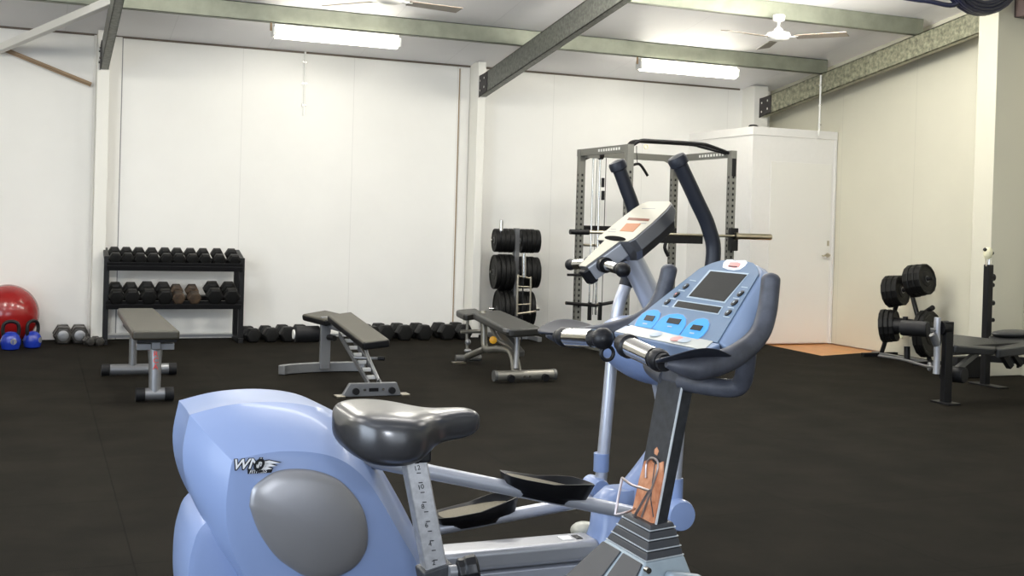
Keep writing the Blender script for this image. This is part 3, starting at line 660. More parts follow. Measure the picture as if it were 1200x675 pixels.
# ================================================================== RIGHT CORNER: plate A-frame and bench
t = thing('plate_rack', 'black A-frame plate rack standing against the right wall', 'weight rack', (8.3, 9.3, 0), world=True)
XP = 8.30
L0 = at(1033, 413, X=XP); L1 = at(1056, 340, X=XP); R0_ = at(1086, 412, X=XP); R1 = at(1068, 343, X=XP)
top = V(XP, (L1.y+R1.y)/2, at(1064, 322, X=XP).z)
MB().tube([(XP, L0.y, .03), L1, top], .024, 12).build('leg', 'black', t)
MB().tube([(XP, R0_.y-.05, .03), R1, top], .024, 12).build('leg', 'black', t)
MB().bar((XP-.02, L0.y+.1, .02), (XP-.02, R0_.y-.15, .02), .06, .04).build('base_bar', 'steel', t, bev=.004)
for y_ in (L0.y, R0_.y-.1): MB().bar((XP-.25, y_, .02), (XP+.2, y_, .02), .05, .04).build('base_foot', 'black', t, bev=.004)
MB().cyl(at(1080, 369, X=XP), at(1093, 360.5, X=XP-.05), .026).build('peg', 'black', t)
MB().cyl(at(1063, 422, X=XP-.12), at(1063, 406, X=XP-.12), .03).build('stub_peg', 'black', t)
MB().cyl(at(1061, 392, X=XP-.1), at(1061, 371, X=XP-.1), .026).build('stub_peg', 'black', t)
def stack(px, py, r, n, th, ax, who, Xp):
    c = at(px, py, X=Xp); ax = Vector(ax).normalized(); tot = n*th
    nms = {1: ['single'], 2: ['outer', 'inner'], 3: ['outer', 'middle', 'inner']}[n]
    MB().cyl(c-ax*.01, c+ax*(tot+.06), .02).build('peg', 'black', t)
    for k in range(n):
        plate('weight_plate', f'black plate, {nms[k]} one of the {who} stack on the A-frame rack', 'weight plate', 'black plates on the A-frame rack', c+ax*(k*th), ax, r*(1-.03*k), th*.99)
stack(1041, 342, .170, 3, .055, (.35, -.9, .16), 'upper left', XP-.08)
stack(1068, 330, .168, 3, .062, (.25, -.95, .20), 'upper right', XP-.12)
stack(1034, 382, .178, 3, .050, (.55, -.8, .1), 'lower left', XP-.12)
stack(1081, 391, .24, 2, .05, (.35, -.9, .05), 'lower right', XP-.08)
c = at(1041, 382, X=XP-.12); MB().tube([c, c+V(.12, -.28, .03)], [.10, .06], 20).build('hub_collar', 'black', t)
# chain and yellow clip between
ch = thing('spring_clip', 'yellow and grey spring clips hanging on a peg of the A-frame rack', 'clip', at(1056, 392, X=8.0), world=True)
for k, (px, py, m_) in enumerate(((1058, 386, 'steel_dk'), (1064, 384, 'steel_dk'), (1056, 393, 'cream'), (1066, 391, 'steel_dk'))):
    MB().torus(at(px, py, X=8.0), .026, .008, (1, -.4, .2)).build('coil', m_, ch)

t = thing('weight_bench', 'dark weight bench with leg developer and tall uprights at the right edge', 'bench', (7.3, 7.3, 0), world=True)
fb_ = at(1108, 473, Z=0); ub = at(1156, 452, Z=0); fy = fb_.y; fx = fb_.x
d = V(1.0, .10, 0)
MB().bar((fx, fy, .0), (fx, fy, at(1112, 377, Y=fy).z), .075, .05, up=(0, 1, 0)).build('front_post', 'black', t, bev=.005)
MB().b2((fx-.06, fy-.10, 0), (fx+.06, fy+.10, .015)).build('foot_plate', 'black', t, bev=.003)
# upright facing us
pt = at(1153, 310, Y=ub.y); MB().bar((ub.x-.02, ub.y, .0), (ub.x-.02, ub.y, pt.z), .06, .06, up=(0, 1, 0)).build('upright', 'black', t, bev=.006)
MB().b2((ub.x-.06, ub.y-.2, 0), (ub.x+.05, ub.y+.16, .015)).build('foot_plate', 'black', t, bev=.003)
MB().cyl((ub.x-.02, ub.y, pt.z), (ub.x-.02, ub.y, pt.z+.10), .022).build('chrome_inner_post', 'chrome', t)
hk = MB().tube([(ub.x-.075, ub.y, pt.z+.135), (ub.x-.03, ub.y, pt.z+.105), (ub.x+.02, ub.y, pt.z+.10)], .016, 10).build('bar_hook', 'black', t)
p_ = at(1157, 304, Y=ub.y); q_ = at(1158.5, 290, Y=ub.y); MB().tube([p_+V(0, 0, -.06), p_], .014).build('hook_pin', 'brass', t); MB().tube(cr([p_, p_.lerp(q_, .5), q_], 4), [.016, .038, .040, .02], 12).build('foam_tip', 'cream', t)
for py, rr_ in ((325, .032), (334, .018), (355, .022), (375, .018)):
    q_ = at(1161, py, Y=ub.y); MB().cyl((q_.x-.03, ub.y, q_.z), (q_.x+.03, ub.y, q_.z), rr_).build('adjust_knob' if py == 325 else 'bar_catch', 'black', t)
# second upright outside the frame and the crossbar
MB().bar((ub.x+.75, ub.y-.42, 0), (ub.x+.75, ub.y-.42, pt.z), .075, .075, up=(0, 1, 0)).build('upright', 'black', t, bev=.006)
cz_ = at(1157, 420, Y=ub.y).z; MB().bar((ub.x, ub.y, cz_), (ub.x+.75, ub.y-.42, cz_-.02), .05, .06).build('crossbar', 'black', t, bev=.004)
for k in range(4):
    q_ = V(ub.x, ub.y, cz_-.035).lerp(V(ub.x+.75, ub.y-.42, cz_-.055), .3+.16*k); MB().cyl(q_, q_-V(0, 0, .03), .012, n=8).build('bolt', 'black', t)
# frame spine and pads
sa = V(fx+.03, fy, at(1118, 403, Y=fy).z-.05); sb = at(1200, 404, Y=fy+.25)
MB().bar(sa, V(sb.x+.3, fy+.25, sa.z), .06, .07).build('spine', 'black', t, bev=.004)
roundpad('seat_pad', [at(1118, 405, Y=fy-.05), at(1168, 409, Y=fy-.02), at(1166, 397, Y=fy+.33), at(1114, 391, Y=fy+.30)], .06, 'vinyl_g', t, .06)
roundpad('back_pad', [at(1168, 410, Y=fy-.02), at(1250, 400, Y=fy+.05), at(1250, 384, Y=fy+.50), at(1158, 393, Y=fy+.42)], .07, 'vinyl_g', t, .06)
MB().ell(at(1187, 391, Y=fy+.35), (.22, .10, .035)).build('head_pad', 'vinyl_g', t)
MB().bar(at(1150, 409, Y=fy+.1), at(1122, 432, Y=fy+.05), .04, .04).build('brace', 'steel_dk', t, bev=.003)
MB().bar(at(1168, 404, Y=fy+.15), at(1184, 430, Y=fy+.15), .05, .05).build('brace', 'black', t, bev=.003)
MB().bar(at(1180, 404, Y=fy+.2), at(1196, 428, Y=fy+.2), .04, .04).build('brace', 'black', t, bev=.003)
# leg developer
ya = fy+.02
p_ = [at(1099, 372, Y=ya), at(1098, 390, Y=ya), at(1098, 415, Y=ya), at(1097, 438, Y=ya)]
MB().tube(cr(p_, 5), .026, 14).build('leg_lever', 'silverp', t)
p_ = at(1105, 384, Y=ya); MB().cyl((p_.x-.03, ya, p_.z), (p_.x+.04, ya, p_.z), .055).build('pivot_drum', 'black', t)
def roller(px0, py0, px1, py1, Yr, r_): 
    a_ = at(px0, py0, Y=Yr+.12); b_ = at(px1, py1, Y=Yr-.06); MB().cyl(a_, b_, r_*1.15, n=24).build('foam_roller', 'rub', t, bev=.012)
roller(1056, 384, 1088, 386, ya, .052)
roller(1104, 437, 1131, 440, ya, .055)
MB().cyl(at(1088, 386, Y=ya), at(1099, 387, Y=ya), .014).build('roller_axle', 'steel', t)
MB().cyl(at(1093, 392, Y=ya), at(1098, 404, Y=ya), .03).build('lever_stop', 'steel', t)
# bent tube running back from the bench to the rack
q = thing('curl_bar', 'grey curl bar lying low between the A-frame rack and the bench', 'bar', at(1070, 428, X=7.6), world=True)
MB().tube(cr([at(1030, 417, X=8.0), at(1056, 421, X=7.8), at(1078, 427, X=7.6), at(1092, 430, X=7.45), at(1107, 429, X=7.3)], 5), .013, 10).build('shaft', 'steel', q)
MB().torus(at(1089, 429.5, X=7.5), .03, .012, (1, -.5, 0)).build('collar', 'steel', q)
bx = at(1126, 436, Z=0)
MB().b2((bx.x-.12, bx.y+.5, 0), (bx.x+.22, bx.y+.8, .17))
tag(MB().b2((7.75, 8.02, 0), (8.1, 8.09, .20)).build('rubber_block', 'rub', bev=.01), 'black rubber block on the floor beside the foot of the right column', 'block')

# ================================================================== ELLIPTICAL TRAINER
YE = 3.70
el = thing('elliptical_trainer', 'lavender blue elliptical trainer with silver arms behind the bike', 'elliptical', (1.2, YE, 0), world=True)
face = [(272, 540), (300, 533), (330, 529), (365, 530), (395, 537), (420, 553), (442, 580), (470, 628), (490, 664), (498, 705), (480, 760), (330, 765), (297, 695), (272, 645), (265, 605), (267, 570)]
shou = [(222, 486), (266, 475), (315, 471), (360, 475), (392, 487), (418, 508), (446, 550), (474, 600), (491, 636), (502, 675), (488, 735), (330, 740), (285, 672), (244, 618), (221, 574), (214, 530)]
ridg = [(219, 481), (264, 469), (310, 464), (352, 467), (388, 480), (414, 500), (445, 546), (474, 597), (490, 632), (500, 668), (488, 725), (330, 730), (283, 664), (243, 610), (219, 564), (213, 520)]
def densify(px):
    # smooth closed outline with a sharp corner at index 0
    P = px+[px[0]]; P3 = [V(a, b, 0) for a, b in P]; return [(p.x, p.y) for p in cr(P3, 5)[:-1]]
YFc = 3.40
fo = [at(*p, Y=YFc) for p in densify(face)]; so = [at(*p, Y=3.56) for p in densify(shou)]; ro = [at(*p, Y=YE) for p in densify(ridg)]
mid = [a.lerp(b, .5)+V(0, 0, 0) for a, b in zip(fo, so)]
cen = sum((p for p in fo), V(0, 0, 0))/len(fo)
def bulge(a, b, t, k): 
    p = a.lerp(b, t); d = (p-cen); d.y = 0; return p+d.normalized()*k
m1 = [bulge(a, b, .35, .012) for a, b in zip(fo, so)]; m2 = [bulge(a, b, .75, .010) for a, b in zip(fo, so)]
inner = [cen+(p-cen)*.9+V(0, -.008, 0) for p in fo]; inner2 = [cen+(p-cen)*.2+V(0, -.012, 0) for p in fo]
mir = lambda ring: [V(p.x, 2*YE-p.y, p.z) for p in ring]
rings = [inner2, inner, fo, m1, m2, so, ro, mir(so), mir(m2), mir(m1), mir(fo), mir(inner), mir(inner2)]
for rg in rings:
    for p in rg: p.z = max(p.z, .03)
hs = MB().loft(rings).build('drive_housing', 'lav', el, ang=24)
# lower cover
lo = [(.455, .03), (.43, .12), (.425, .22), (.437, .31), (.475, .385), (.62, .46), (.85, .45), (1.05, .36), (1.18, .22), (1.24, .03)]
lo3 = [p for p in cr([V(a, 0, b) for a, b in lo], 4)]; cl_ = V(.8, 0, .2)
def lr(sc, y): return [V(cl_.x+(p.x-cl_.x)*sc, y, .03+(p.z-.03)*sc) for p in lo3]
MB().loft([lr(.90, 3.49), lr(.97, 3.50), lr(1, 3.55), lr(1.0, 3.80), lr(.97, 3.90), lr(.90, 3.91)]).build('lower_cover', 'lav', el)
# oval crank cover
eg = [(294, 594), (297, 575), (309, 563), (325, 554), (345, 551), (369, 553), (394, 562), (412, 578), (425, 598), (430, 620), (429, 642), (418, 661), (402, 672), (384, 678), (362, 676), (340, 664), (322, 649), (304, 622)]
eg3 = [V(p.x, 0, p.y) for p in cr([V(at(a, b, Y=3.385).x, at(a, b, Y=3.385).z, 0) for a, b in eg+[eg[0]]], 4)[:-1]]
ec = sum(eg3, V(0, 0, 0))/len(eg3)
def er(sc, y): return [V(ec.x+(p.x-ec.x)*sc, y, ec.z+(p.z-ec.z)*sc) for p in eg3]
MB().loft([er(1.02, 3.41), er(1.02, 3.388), er(1, 3.383), er(.96, 3.378), er(.8, 3.370), er(.5, 3.362), er(.2, 3.359), er(.02, 3.358)]).build('crank_cover', 'disc', el)
# maker's logo
def fp(x, y, dy=0): p = at(x, y, Y=YFc-.012); return V(p.x, YFc-.012-dy, p.z)
lx = V(1, 0, 0); o_ = fp(271.5, 549.8, .003)
sz = .0415
text_part('WN', sz, o_+V(0, .001, -.001), lx, (0, 0, 1), 'black', hs, 'logo_outline', shear=.3, off=.0034, sx=1.06)
text_part('WN', sz, o_+V(0, -.0012, 0), lx, (0, 0, 1), 'white_st', hs, 'logo_letters', shear=.3, off=.0006, sx=1.06)
oq = fp(295.2, 550.5, .009)
text_part('Q', sz*1.1, oq, lx, (0, 0, 1), 'black', hs, 'logo_letter', shear=.35, off=.0022, sx=.8)
for k in range(3):
    a_ = fp(305-k*.3, 541+k*3.2, .005); L_ = (.058-.011*k)
    MB().prism([a_, a_+V(L_*.45, 0, .003), a_+V(L_, 0, -.006-.0*k), a_+V(L_*.5, 0, -.0075), a_+V(0, 0, -.006)], (0, .001, 0)).build('logo_wing', 'white_st', hs, smooth=False)
    b_ = a_+V(-.001, .0012, .0018); MB().prism([b_, b_+V(L_*.45, 0, .004), b_+V(L_+.006, 0, -.006), b_+V(L_*.5, 0, -.0115), b_+V(0, 0, -.0095)], (0, .001, 0)).build('logo_wing_outline', 'black', hs, smooth=False)
ob = fp(290, 550.4, .004); oe = fp(319.5, 551.5, .004)
MB().prism([ob, V(oe.x, oe.y, ob.z), V(oe.x-.004, oe.y, ob.z-.012), V(ob.x, ob.y, ob.z-.012)], (0, .001, 0)).build('logo_band', 'black', hs, smooth=False)
text_part('FITNESS', .0145, ob+V(.004, -.0015, -.0108), lx, (0, 0, 1), 'white_st', hs, 'logo_word', shear=.3, sx=1.0)
for px, py in ((301, 483), (363, 482)): MB().cyl(at(px, py, Y=3.56), at(px, py, Y=3.56)+V(0, -.004, .002), .005, n=10).build('screw', 'steel_dk', hs)
# main rail between housing and front base
ra = at(526, 655, Y=YE-.04); rb = at(686, 640, Y=YE-.04); zr = .135
rail = MB().bar((1.1, YE, zr), (rb.x+.05, YE, zr), .13, .075, up=(0, 0, 1)).build('main_rail', 'silverp', el, bev=.022, seg=4)
MB().bar((1.1, YE, zr-.062), (rb.x+.12, YE, zr-.062), .16, .045, up=(0, 0, 1)).build('rail_base', 'silvert', el, bev=.004)
MB().bar((1.36, YE-.083, zr-.062), (1.375, YE-.083, zr-.062), .01, .045).build('rail_joint', 'steel_dk', el)
lq = at(676, 634, Z=zr+.038); MB().b2((lq.x-.045, YE-.03, zr+.037), (lq.x+.0, YE+.02, zr+.0395)).build('rail_label', 'white_st', rail)
MB().b2((lq.x+.012, YE-.03, zr+.037), (lq.x+.035, YE+.02, zr+.0395)).build('rail_label', 'black', rail)
MB().tube(cr([(1.16, YE-.1, .02), (1.17, YE-.1, .12), (1.2, YE-.095, .17), (1.25, YE-.09, .16), (1.27, YE-.09, .04)], 4), .02, 12).build('rail_socket', 'lav', el)
# front base casting
fx0 = rb.x+.02
def ring(cx, cz_, hx, hy, hz=None, n=20, e=.8):
    f = lambda v: math.copysign(abs(v)**e, v)
    return [V(cx+hx*f(math.cos(2*PI*k/n)), YE+hy*f(math.sin(2*PI*k/n)), cz_) for k in range(n)]
MB().loft([ring(fx0+.16, .02, .20, .13), ring(fx0+.15, .10, .17, .11), ring(fx0+.12, .15, .11, .09), ring(fx0+.115, .20, .088, .08), ring(fx0+.12, .30, .085, .075), ring(fx0+.14, .34, .06, .055)]).build('front_base', 'lav', el, ang=50)
MB().cyl((fx0+.17, YE-.33, .05), (fx0+.17, YE+.33, .05), .04).build('stabiliser_bar', 'silvert', el)
for s_ in (-1, 1): MB().cyl((fx0+.17, YE+s_*.33, .05), (fx0+.17, YE+s_*.37, .05), .052).build('stabiliser_wheel', 'rub', el)
MB().cyl((.62, YE-.32, .04), (.62, YE+.32, .04), .04).build('stabiliser_bar', 'silvert', el)
wq = at(685, 622, Y=YE+.28); MB().ell((wq.x, YE+.28, wq.z), (.055, .06, .035)).build('transport_roller', 'lip', el)
# mast
mp = [V(fx0+.11, YE, .22), at(744, 583, Y=YE), at(779, 525, Y=YE), at(789, 470, Y=YE), at(786, 420, Y=YE), at(770, 366, Y=YE), at(738, 300, Y=YE)]
MB().tube(cr(mp[:4], 6), [.080, .078, .066, .050, .042], 18).build('mast_lower', 'lav', el)
MB().tube(cr(mp[3:], 6), [.042, .046, .044, .043], 18).build('mast_upper', 'silvert', el)
# pivot cover
pc = at(752, 414, Y=YE)
MB().ell((pc.x+.02, YE, pc.z+.01), (.20, .17, .115), Matrix.Rotation(math.radians(22), 3, 'Y'), n=28, m=16).build('pivot_cover', 'lav', el)
pv = at(775, 440, Y=YE)
MB().cyl((2.09, YE-.24, .84), (2.09, YE+.24, .84), .028).build('pivot_shaft', 'silvert', el)
MB().bar((pv.x-.02, YE, pv.z+.03), (pv.x+.0, YE, pv.z-.12), .05, .04, w1=.02, h1=.02).build('mast_gusset', 'silvert', el)
# console
P0 = at(680, 318, Y=YE); P1 = at(772, 240, Y=YE); sd = (P1-P0); sd.y = 0; slen = sd.length; sd.normalize(); cn = V(-sd.z, 0, sd.x)
LAT = V(0, -1, 0)   # towards the camera side
# s along the slope from stem tip, w half-width
def cp(s_, w_, n_=0): return V(1.815, YE, 1.150)+sd*s_+LAT*w_+cn*n_
S_head, S_top = .145, .39
prof = [(0, .030), (.06, .042), (.12, .055), (.150, .062), (.152, .125), (.170, .142), (.26, .143), (.34, .132), (.375, .115), (.39, .085)]
rg = []
for s_, w_ in prof:
    th = .055 if s_ < .15 else .085
    if s_ > .37: th = .05
    rg.append([cp(s_, -w_, 0), cp(s_, w_, 0), cp(s_, w_*1.02, -th*.55), cp(s_, w_*.75, -th), cp(s_, -w_*.75, -th), cp(s_, -w_*1.02, -th*.55)])
cs = MB().loft(rg).build('console', 'conside', el, bev=.006, ang=30)
fpz = [cp(s_, w_*.95, .0015) for s_, w_ in prof]+[cp(s_, -w_*.95, .0015) for s_, w_ in reversed(prof)]
MB().prism(fpz, cn*.002).build('face_plate', 'conface', cs, smooth=False)
q_ = lambda s0, s1, w0, w1, n0: [cp(s0, w0, n0), cp(s0, w1, n0), cp(s1, w1, n0), cp(s1, w0, n0)]
def ond(poly, m_, h=.0036, th=.0008, name='display'):
    P = [on_plane(a_, b_, cp(0, 0, h), cn) for a_, b_ in poly]; return MB().prism(P, cn*th).build(name, m_, cs, smooth=False)
ond([(726.3, 270.7), (734.4, 261.7), (751.5, 262), (742, 271.7)], 'lcd')
ond([(735, 257.8), (737, 255), (761.5, 256.6), (760, 259.3)], 'lcd_dk')
ond([(721+12.5*math.cos(a_)*1.0, 279.5+2.9*math.sin(a_)+1.1*math.cos(a_)) for a_ in [2*PI*k/24 for k in range(24)]], 'matt')
for s_, w0, w1 in ((.20, -.11, -.05), (.215, -.11, -.07), (.345, -.06, .04), (.255, .05, .10)):
    MB().prism(q_(s_, s_+.003, w0, w1, .0035), cn*.0006).build('face_mark', 'steel', cs, smooth=False)
for w0, s0, s1 in ((0, .0, .145),):
    MB().loft([[cp(s_, -w_*1.04, -.004), cp(s_, -w_*1.04, -.062), cp(s_, w_*1.04, -.062), cp(s_, w_*1.04, -.004)] for s_, w_ in ((.002, .034), (.06, .044), (.12, .056), (.15, .062))]).build('stem', 'silverp', cs, bev=.006)
MB().loft([[cp(s_, -w_, -.01), cp(s_, -w_, -.070), cp(s_, w_, -.070), cp(s_, w_, -.01)] for s_, w_ in ((-.018, .022), (.012, .037))]).build('stem_cap', 'black', cs, bev=.008)
# hand pulse grips
for s_ in (-1, 1):
    b0 = cp(.055, .04*s_, -.03); b1 = b0+V(-.01, -s_*.17, -.012); ax_ = (b1-b0).normalized()
    g_ = MB().cyl(b0, b0+ax_*.03, .028).build('pulse_grip', 'black', el)
    MB().cyl(b0+ax_*.02, b1, .0185).build('grip_core', 'rub', g_)
    MB().tube([b0+ax_*.05, b0+ax_*.13], .0195, 20).build('pulse_sensor', 'chrome', g_)
    MB().ell(b1, (.027,)*3 if s_ > 0 else (.022,)*3).build('end_ball', 'black', g_)
# moving arms
arms = {1: [V(2.033, 0, .30), V(2.055, 0, .62), V(2.079, 0, .945), V(2.116, 0, 1.068), V(2.155, 0, 1.22), V(2.145, 0, 1.351), V(2.105, 0, 1.45), V(2.066, 0, 1.535)],
        -1: [V(2.086, 0, .30), V(2.090, 0, .50), V(2.106, 0, .70), V(2.165, 0, .93), V(2.216, 0, 1.19), V(2.195, 0, 1.30), V(2.137, 0, 1.405), V(2.06, 0, 1.535)]}
for s_, pts in arms.items():
    y_ = YE+.23*s_; pts = [V(p.x, y_, p.z) for p in pts]
    arm = MB().tube(cr(pts[:4], 6), .024, 18).build('moving_arm', 'silvert', el)
    hd_ = MB().tube(cr(pts[3:], 8), [.027, .027, .027, .027], 18).build('foam_handle', 'grip', arm)
    tp = pts[-1]; dr_ = (pts[-1]-pts[-2]).normalized(); MB().lathe([(.026, -.02), (.034, -.016), (.035, .006), (.030, .016), (.01, .02)], tp, dr_).build('handle_cap', 'grip', arm)
    fo_ = pts[0]; MB().cyl(fo_+V(0, 0, .05), fo_+V(0, 0, .12), .03).build('arm_socket', 'lav', arm)
    cy = MB(); cy.lathe([(.02, -.065), (.05, -.062), (.055, -.05), (.055, .05), (.05, .062), (.02, .065)], fo_, (0, 1, 0), n=28) if s_ < 0 else cy.lathe([(.02, -.05), (.034, -.048), (.038, -.04), (.038, .05), (.02, .055)], fo_+V(-.02, 0, -.01), (0, 1, 0), n=24)
    cy.build('link_hub', 'lav', arm)
# pedal arms and pedals
def pedal_arm(p0, p1, r_, c, label=None):
    a_ = MB().tube([p0, p1], r_, 18).build('pedal_arm', 'silvert', el)
    d_ = (p1-p0).normalized(); n_ = V(-d_.z, 0, d_.x)
    L_ = .335; Wd = .075
    def pr(s0, w_, h_): return c+d_*s0+V(0, w_, 0)+n_*h_
    out = []
    shape = [(-.16, .018), (-.15, .05), (-.10, .066), (0, .075), (.08, .075), (.13, .066), (.165, .04), (.175, .01)]
    full = [(s0, -w_) for s0, w_ in shape]+[(s0, w_) for s0, w_ in reversed(shape)]
    hgt = lambda s0: .004 if s0 < -.02 else .004+.026*min(1, (s0+.02)/.14)
    f0 = [pr(s0*.9, w_*.85, .004) for s0, w_ in full]; f1 = [pr(s0, w_, .03+hgt(s0)) for s0, w_ in full]
    f2 = [pr(s0*.97, w_*.93, .03+hgt(s0)) for s0, w_ in full]; f3 = [pr(s0*.88, w_*.8, .025) for s0, w_ in full]
    tr = MB().loft([[pr(s0*.55, w_*.35, -.028) for s0, w_ in full], [pr(s0*.6, w_*.5, -.01) for s0, w_ in full], f0, f1, f2, f3]).build('pedal', 'black', a_, ang=50)
    MB().prism([pr(s0*.84, w_*.8, .0255) for s0, w_ in full], n_*.004).build('tread', 'grit', tr, smooth=False)
pn0 = at(418, 536, Y=3.47); pn1 = at(790, 611, Y=3.47)
d_ = pn1-pn0; pedal_arm(pn0, pn1, .024, pn0+d_*.0+ (at(636, 577, Y=3.47)-pn0)+V(0, 0, .004))
pf0 = at(500, 622, Y=3.93); pf1 = at(697, 585, Y=3.93); pf0 = pf1+(pf0-pf1)*1.25
pedal_arm(pf0, pf1, .024, at(556, 608, Y=3.93)+V(0, 0, .006))

# ================================================================== UPRIGHT BIKE
YB = 2.05
bk = thing('exercise_bike', 'upright exercise bike in front with slate blue console and worn column', 'exercise bike', (.95, YB, 0), world=True)
# saddle
sec = [(.515, .030, .925, .905), (.520, .070, .945, .888), (.532, .105, .955, .872), (.555, .128, .960, .858), (.590, .138, .960, .852), (.622, .136, .957, .852), (.648, .118, .952, .858), (.670, .088, .947, .868), (.690, .062, .943, .878), (.715, .045, .942, .884), (.745, .038, .943, .886), (.768, .034, .942, .890), (.784, .026, .938, .898), (.792, .010, .926, .912)]
rg = []
for x, hw, zt, zb in sec:
    n = 28; zc_ = (zt+zb)/2; hz = (zt-zb)/2; r_ = []
    for k in range(n):
        a_ = 2*PI*k/n; cy, sy = math.cos(a_), math.sin(a_); e = .62
        yy = hw*math.copysign(abs(cy)**e, cy); zz = hz*math.copysign(abs(sy)**e, sy)
        if sy > 0 and x < .70: zz += .008*(abs(yy)/max(hw, .01))**2*min(1, (.70-x)/.08) - .006*min(1, (.7-x)/.08)
        r_.append(V(x, YB+yy, zc_+zz))
    rg.append(r_)
MB().loft(rg).build('saddle', 'concrete_dust', bk, sub=2)
MB().box((.64, YB, .862), (.10, .06, .03)).build('saddle_clamp', 'black', bk, bev=.006)
pt_ = at(483, 534, Y=YB-.01); pb_ = at(511, 672, Y=YB-.01); dd = (pb_-pt_).normalized()
ptop = V(pt_.x, YB, .875); pbot = V(pb_.x, YB, pb_.z)+V(dd.x, 0, dd.z)*.12
post = MB().bar(ptop, pbot, .038, .042, up=(1, 0, 0)).build('seat_post', 'postmetal', bk, bev=.003)
pd_ = (pbot-ptop).normalized(); px_ = V(-pd_.z, 0, pd_.x)
if px_.x < 0: px_ = -px_
for k in range(13):
    q_ = ptop+pd_*(.03+k*.019)+V(0, -.0195, 0)
    MB().b2((q_.x-.004, q_.y-.0006, q_.z-.0008), (q_.x+.004, q_.y+.0002, q_.z+.0008)).build('scale_tick', 'black', post, smooth=False)
for k in range(6):
    q_ = ptop+pd_*(.045+k*.037)+V(-.008, -.0198, 0)
    text_part(str(12-k*2), .013, q_, px_, -pd_, 'black', post, 'scale_number', ext=.0003)
sl = pbot-pd_*.135
MB().bar(sl, pbot+pd_*.12, .056, .060, up=(1, 0, 0)).build('post_sleeve', 'postdark', bk, bev=.004)
kb = at(548, 668, Y=YB-.03); MB().cyl(V(sl.x+.02, YB-.03, kb.z), kb, .012).build('knob_stem', 'steel', bk)
MB().lathe([(.018, -.02), (.026, -.015), (.024, -.005), (.027, .0), (.027, .018), (.018, .022)], kb, (1, -.25, .2), n=10).build('height_knob', 'black', bk, bev=.002)
# body below the frame
body = [(.52, .30, .10), (.60, .44, .13), (.72, .50, .14), (.90, .48, .13), (1.05, .50, .12), (1.20, .50, .11), (1.34, .40, .10), (1.42, .25, .08)]
rg = []
for x, zt, hw in body:
    rg.append([V(x, YB+hw*math.cos(2*PI*k/20)*.8, .12+(zt-.12)*(.5+.5*math.sin(2*PI*k/20))) for k in range(20)])
MB().loft(rg).build('body_shell', 'lav', bk, ang=60)
for x in (.50, 1.42): MB().cyl((x, YB-.26, .04), (x, YB+.26, .04), .038).build('stabiliser_bar', 'silvert', bk); MB().bar((x, YB, .05), (x*.8+.19, YB, .2), .07, .07).build('foot_bracket', 'silvert', bk, bev=.005)
MB().cyl((.93, YB-.17, .30), (.93, YB+.17, .30), .018).build('crank_axle', 'steel', bk)
for s_ in (-1, 1):
    MB().bar((.93, YB+s_*.16, .30), (.93+s_*.15, YB+s_*.17, .30-.06*s_), .03, .02).build('crank_arm', 'steel_dk', bk, bev=.003)
    MB().box((.93+s_*.15, YB+s_*.225, .30-.06*s_), (.10, .09, .025)).build('pedal', 'black', bk, bev=.005)
# column: two faces with a worn bright edge between
W2 = .046
c_top = V(1.217, YB, .985); c_bot = V(1.160, YB, .680); cd = (c_bot-c_top).normalized(); cx_ = V(-cd.z, 0, cd.x)
if cx_.x < 0: cx_ = -cx_
dep = .040
def cring(p, w, d): return [p+V(0, -w, 0), p+V(0, -w*.72, 0)+cx_*d, p+V(0, w*.72, 0)+cx_*d, p+V(0, w, 0)]
col_ = MB().loft([cring(c_top+V(0, 0, .02), W2, dep), cring(c_bot, W2*1.03, dep*.85)]).build('column', 'postdark', bk, bev=.003)
e0 = c_top+V(0, -W2, 0); e1 = c_bot+V(0, -W2*1.03, 0); MB().bar(e0, e1, .0035, .0035).build('worn_edge', 'edge', col_)
# damaged orange patch on the rear face
op = [(757, 541), (764, 538), (770, 545), (779, 541), (780, 560), (776, 580), (769, 614), (748, 610), (742, 602), (746, 585), (751, 562)]
nrm = cd.cross(V(0, 1, 0)).normalized(); 
if nrm.x > 0: nrm = -nrm
pts = [on_plane(a_, b_, c_top, nrm) for a_, b_ in op]; 
for p in pts: p.y = min(max(p.y, YB-W2+.001), YB+W2*1.2)
MB().prism([p+nrm*.0005 for p in pts], nrm*.004).build('damaged_patch', 'orange', col_, smooth=False)
pts = [on_plane(a_, b_, c_top, nrm) for a_, b_ in ((768, 527), (771, 524), (773, 529), (771, 534), (768, 532))]; MB().prism([p+nrm*.0005 for p in pts], nrm*.002).build('damaged_patch', 'orange', col_, smooth=False)
MB().tube([on_plane(a_, b_, c_top-V(.004, 0, 0), nrm) for a_, b_ in ((768, 543), (765, 565), (763, 585), (766, 606))], .002, 6).build('crack', 'postdark', col_)
# bottle cage wires
cg = thing  # wire cage is a part of the column
def Wp(px, py, off): return on_plane(px, py, c_top+nrm*off, nrm)
wr = MB()
wr.tube(cr([Wp(721, 603, .06), Wp(724, 585, .06), Wp(729, 560, .06)], 4), .0028, 8)
wr.tube(cr([Wp(729, 560, .06), Wp(740, 568, .055), Wp(752, 572, .045), Wp(761, 575, .04)], 4), .0028, 8)
wr.tube(cr([Wp(761, 575, .04), Wp(752, 590, .03), Wp(742, 608, .01)], 4), .0028, 8)
wr.tube(cr([Wp(721, 603, .06), Wp(733, 601, .04), Wp(744, 596, .01)], 4), .0028, 8)
wr.tube(cr([Wp(757, 560, .006), Wp(758, 543, .006), Wp(764, 537, .008), Wp(771, 542, .006), Wp(768, 560, .006), Wp(752, 606, .006)], 5), .0026, 8)
wr.build('bottle_cage', 'wirem', col_)
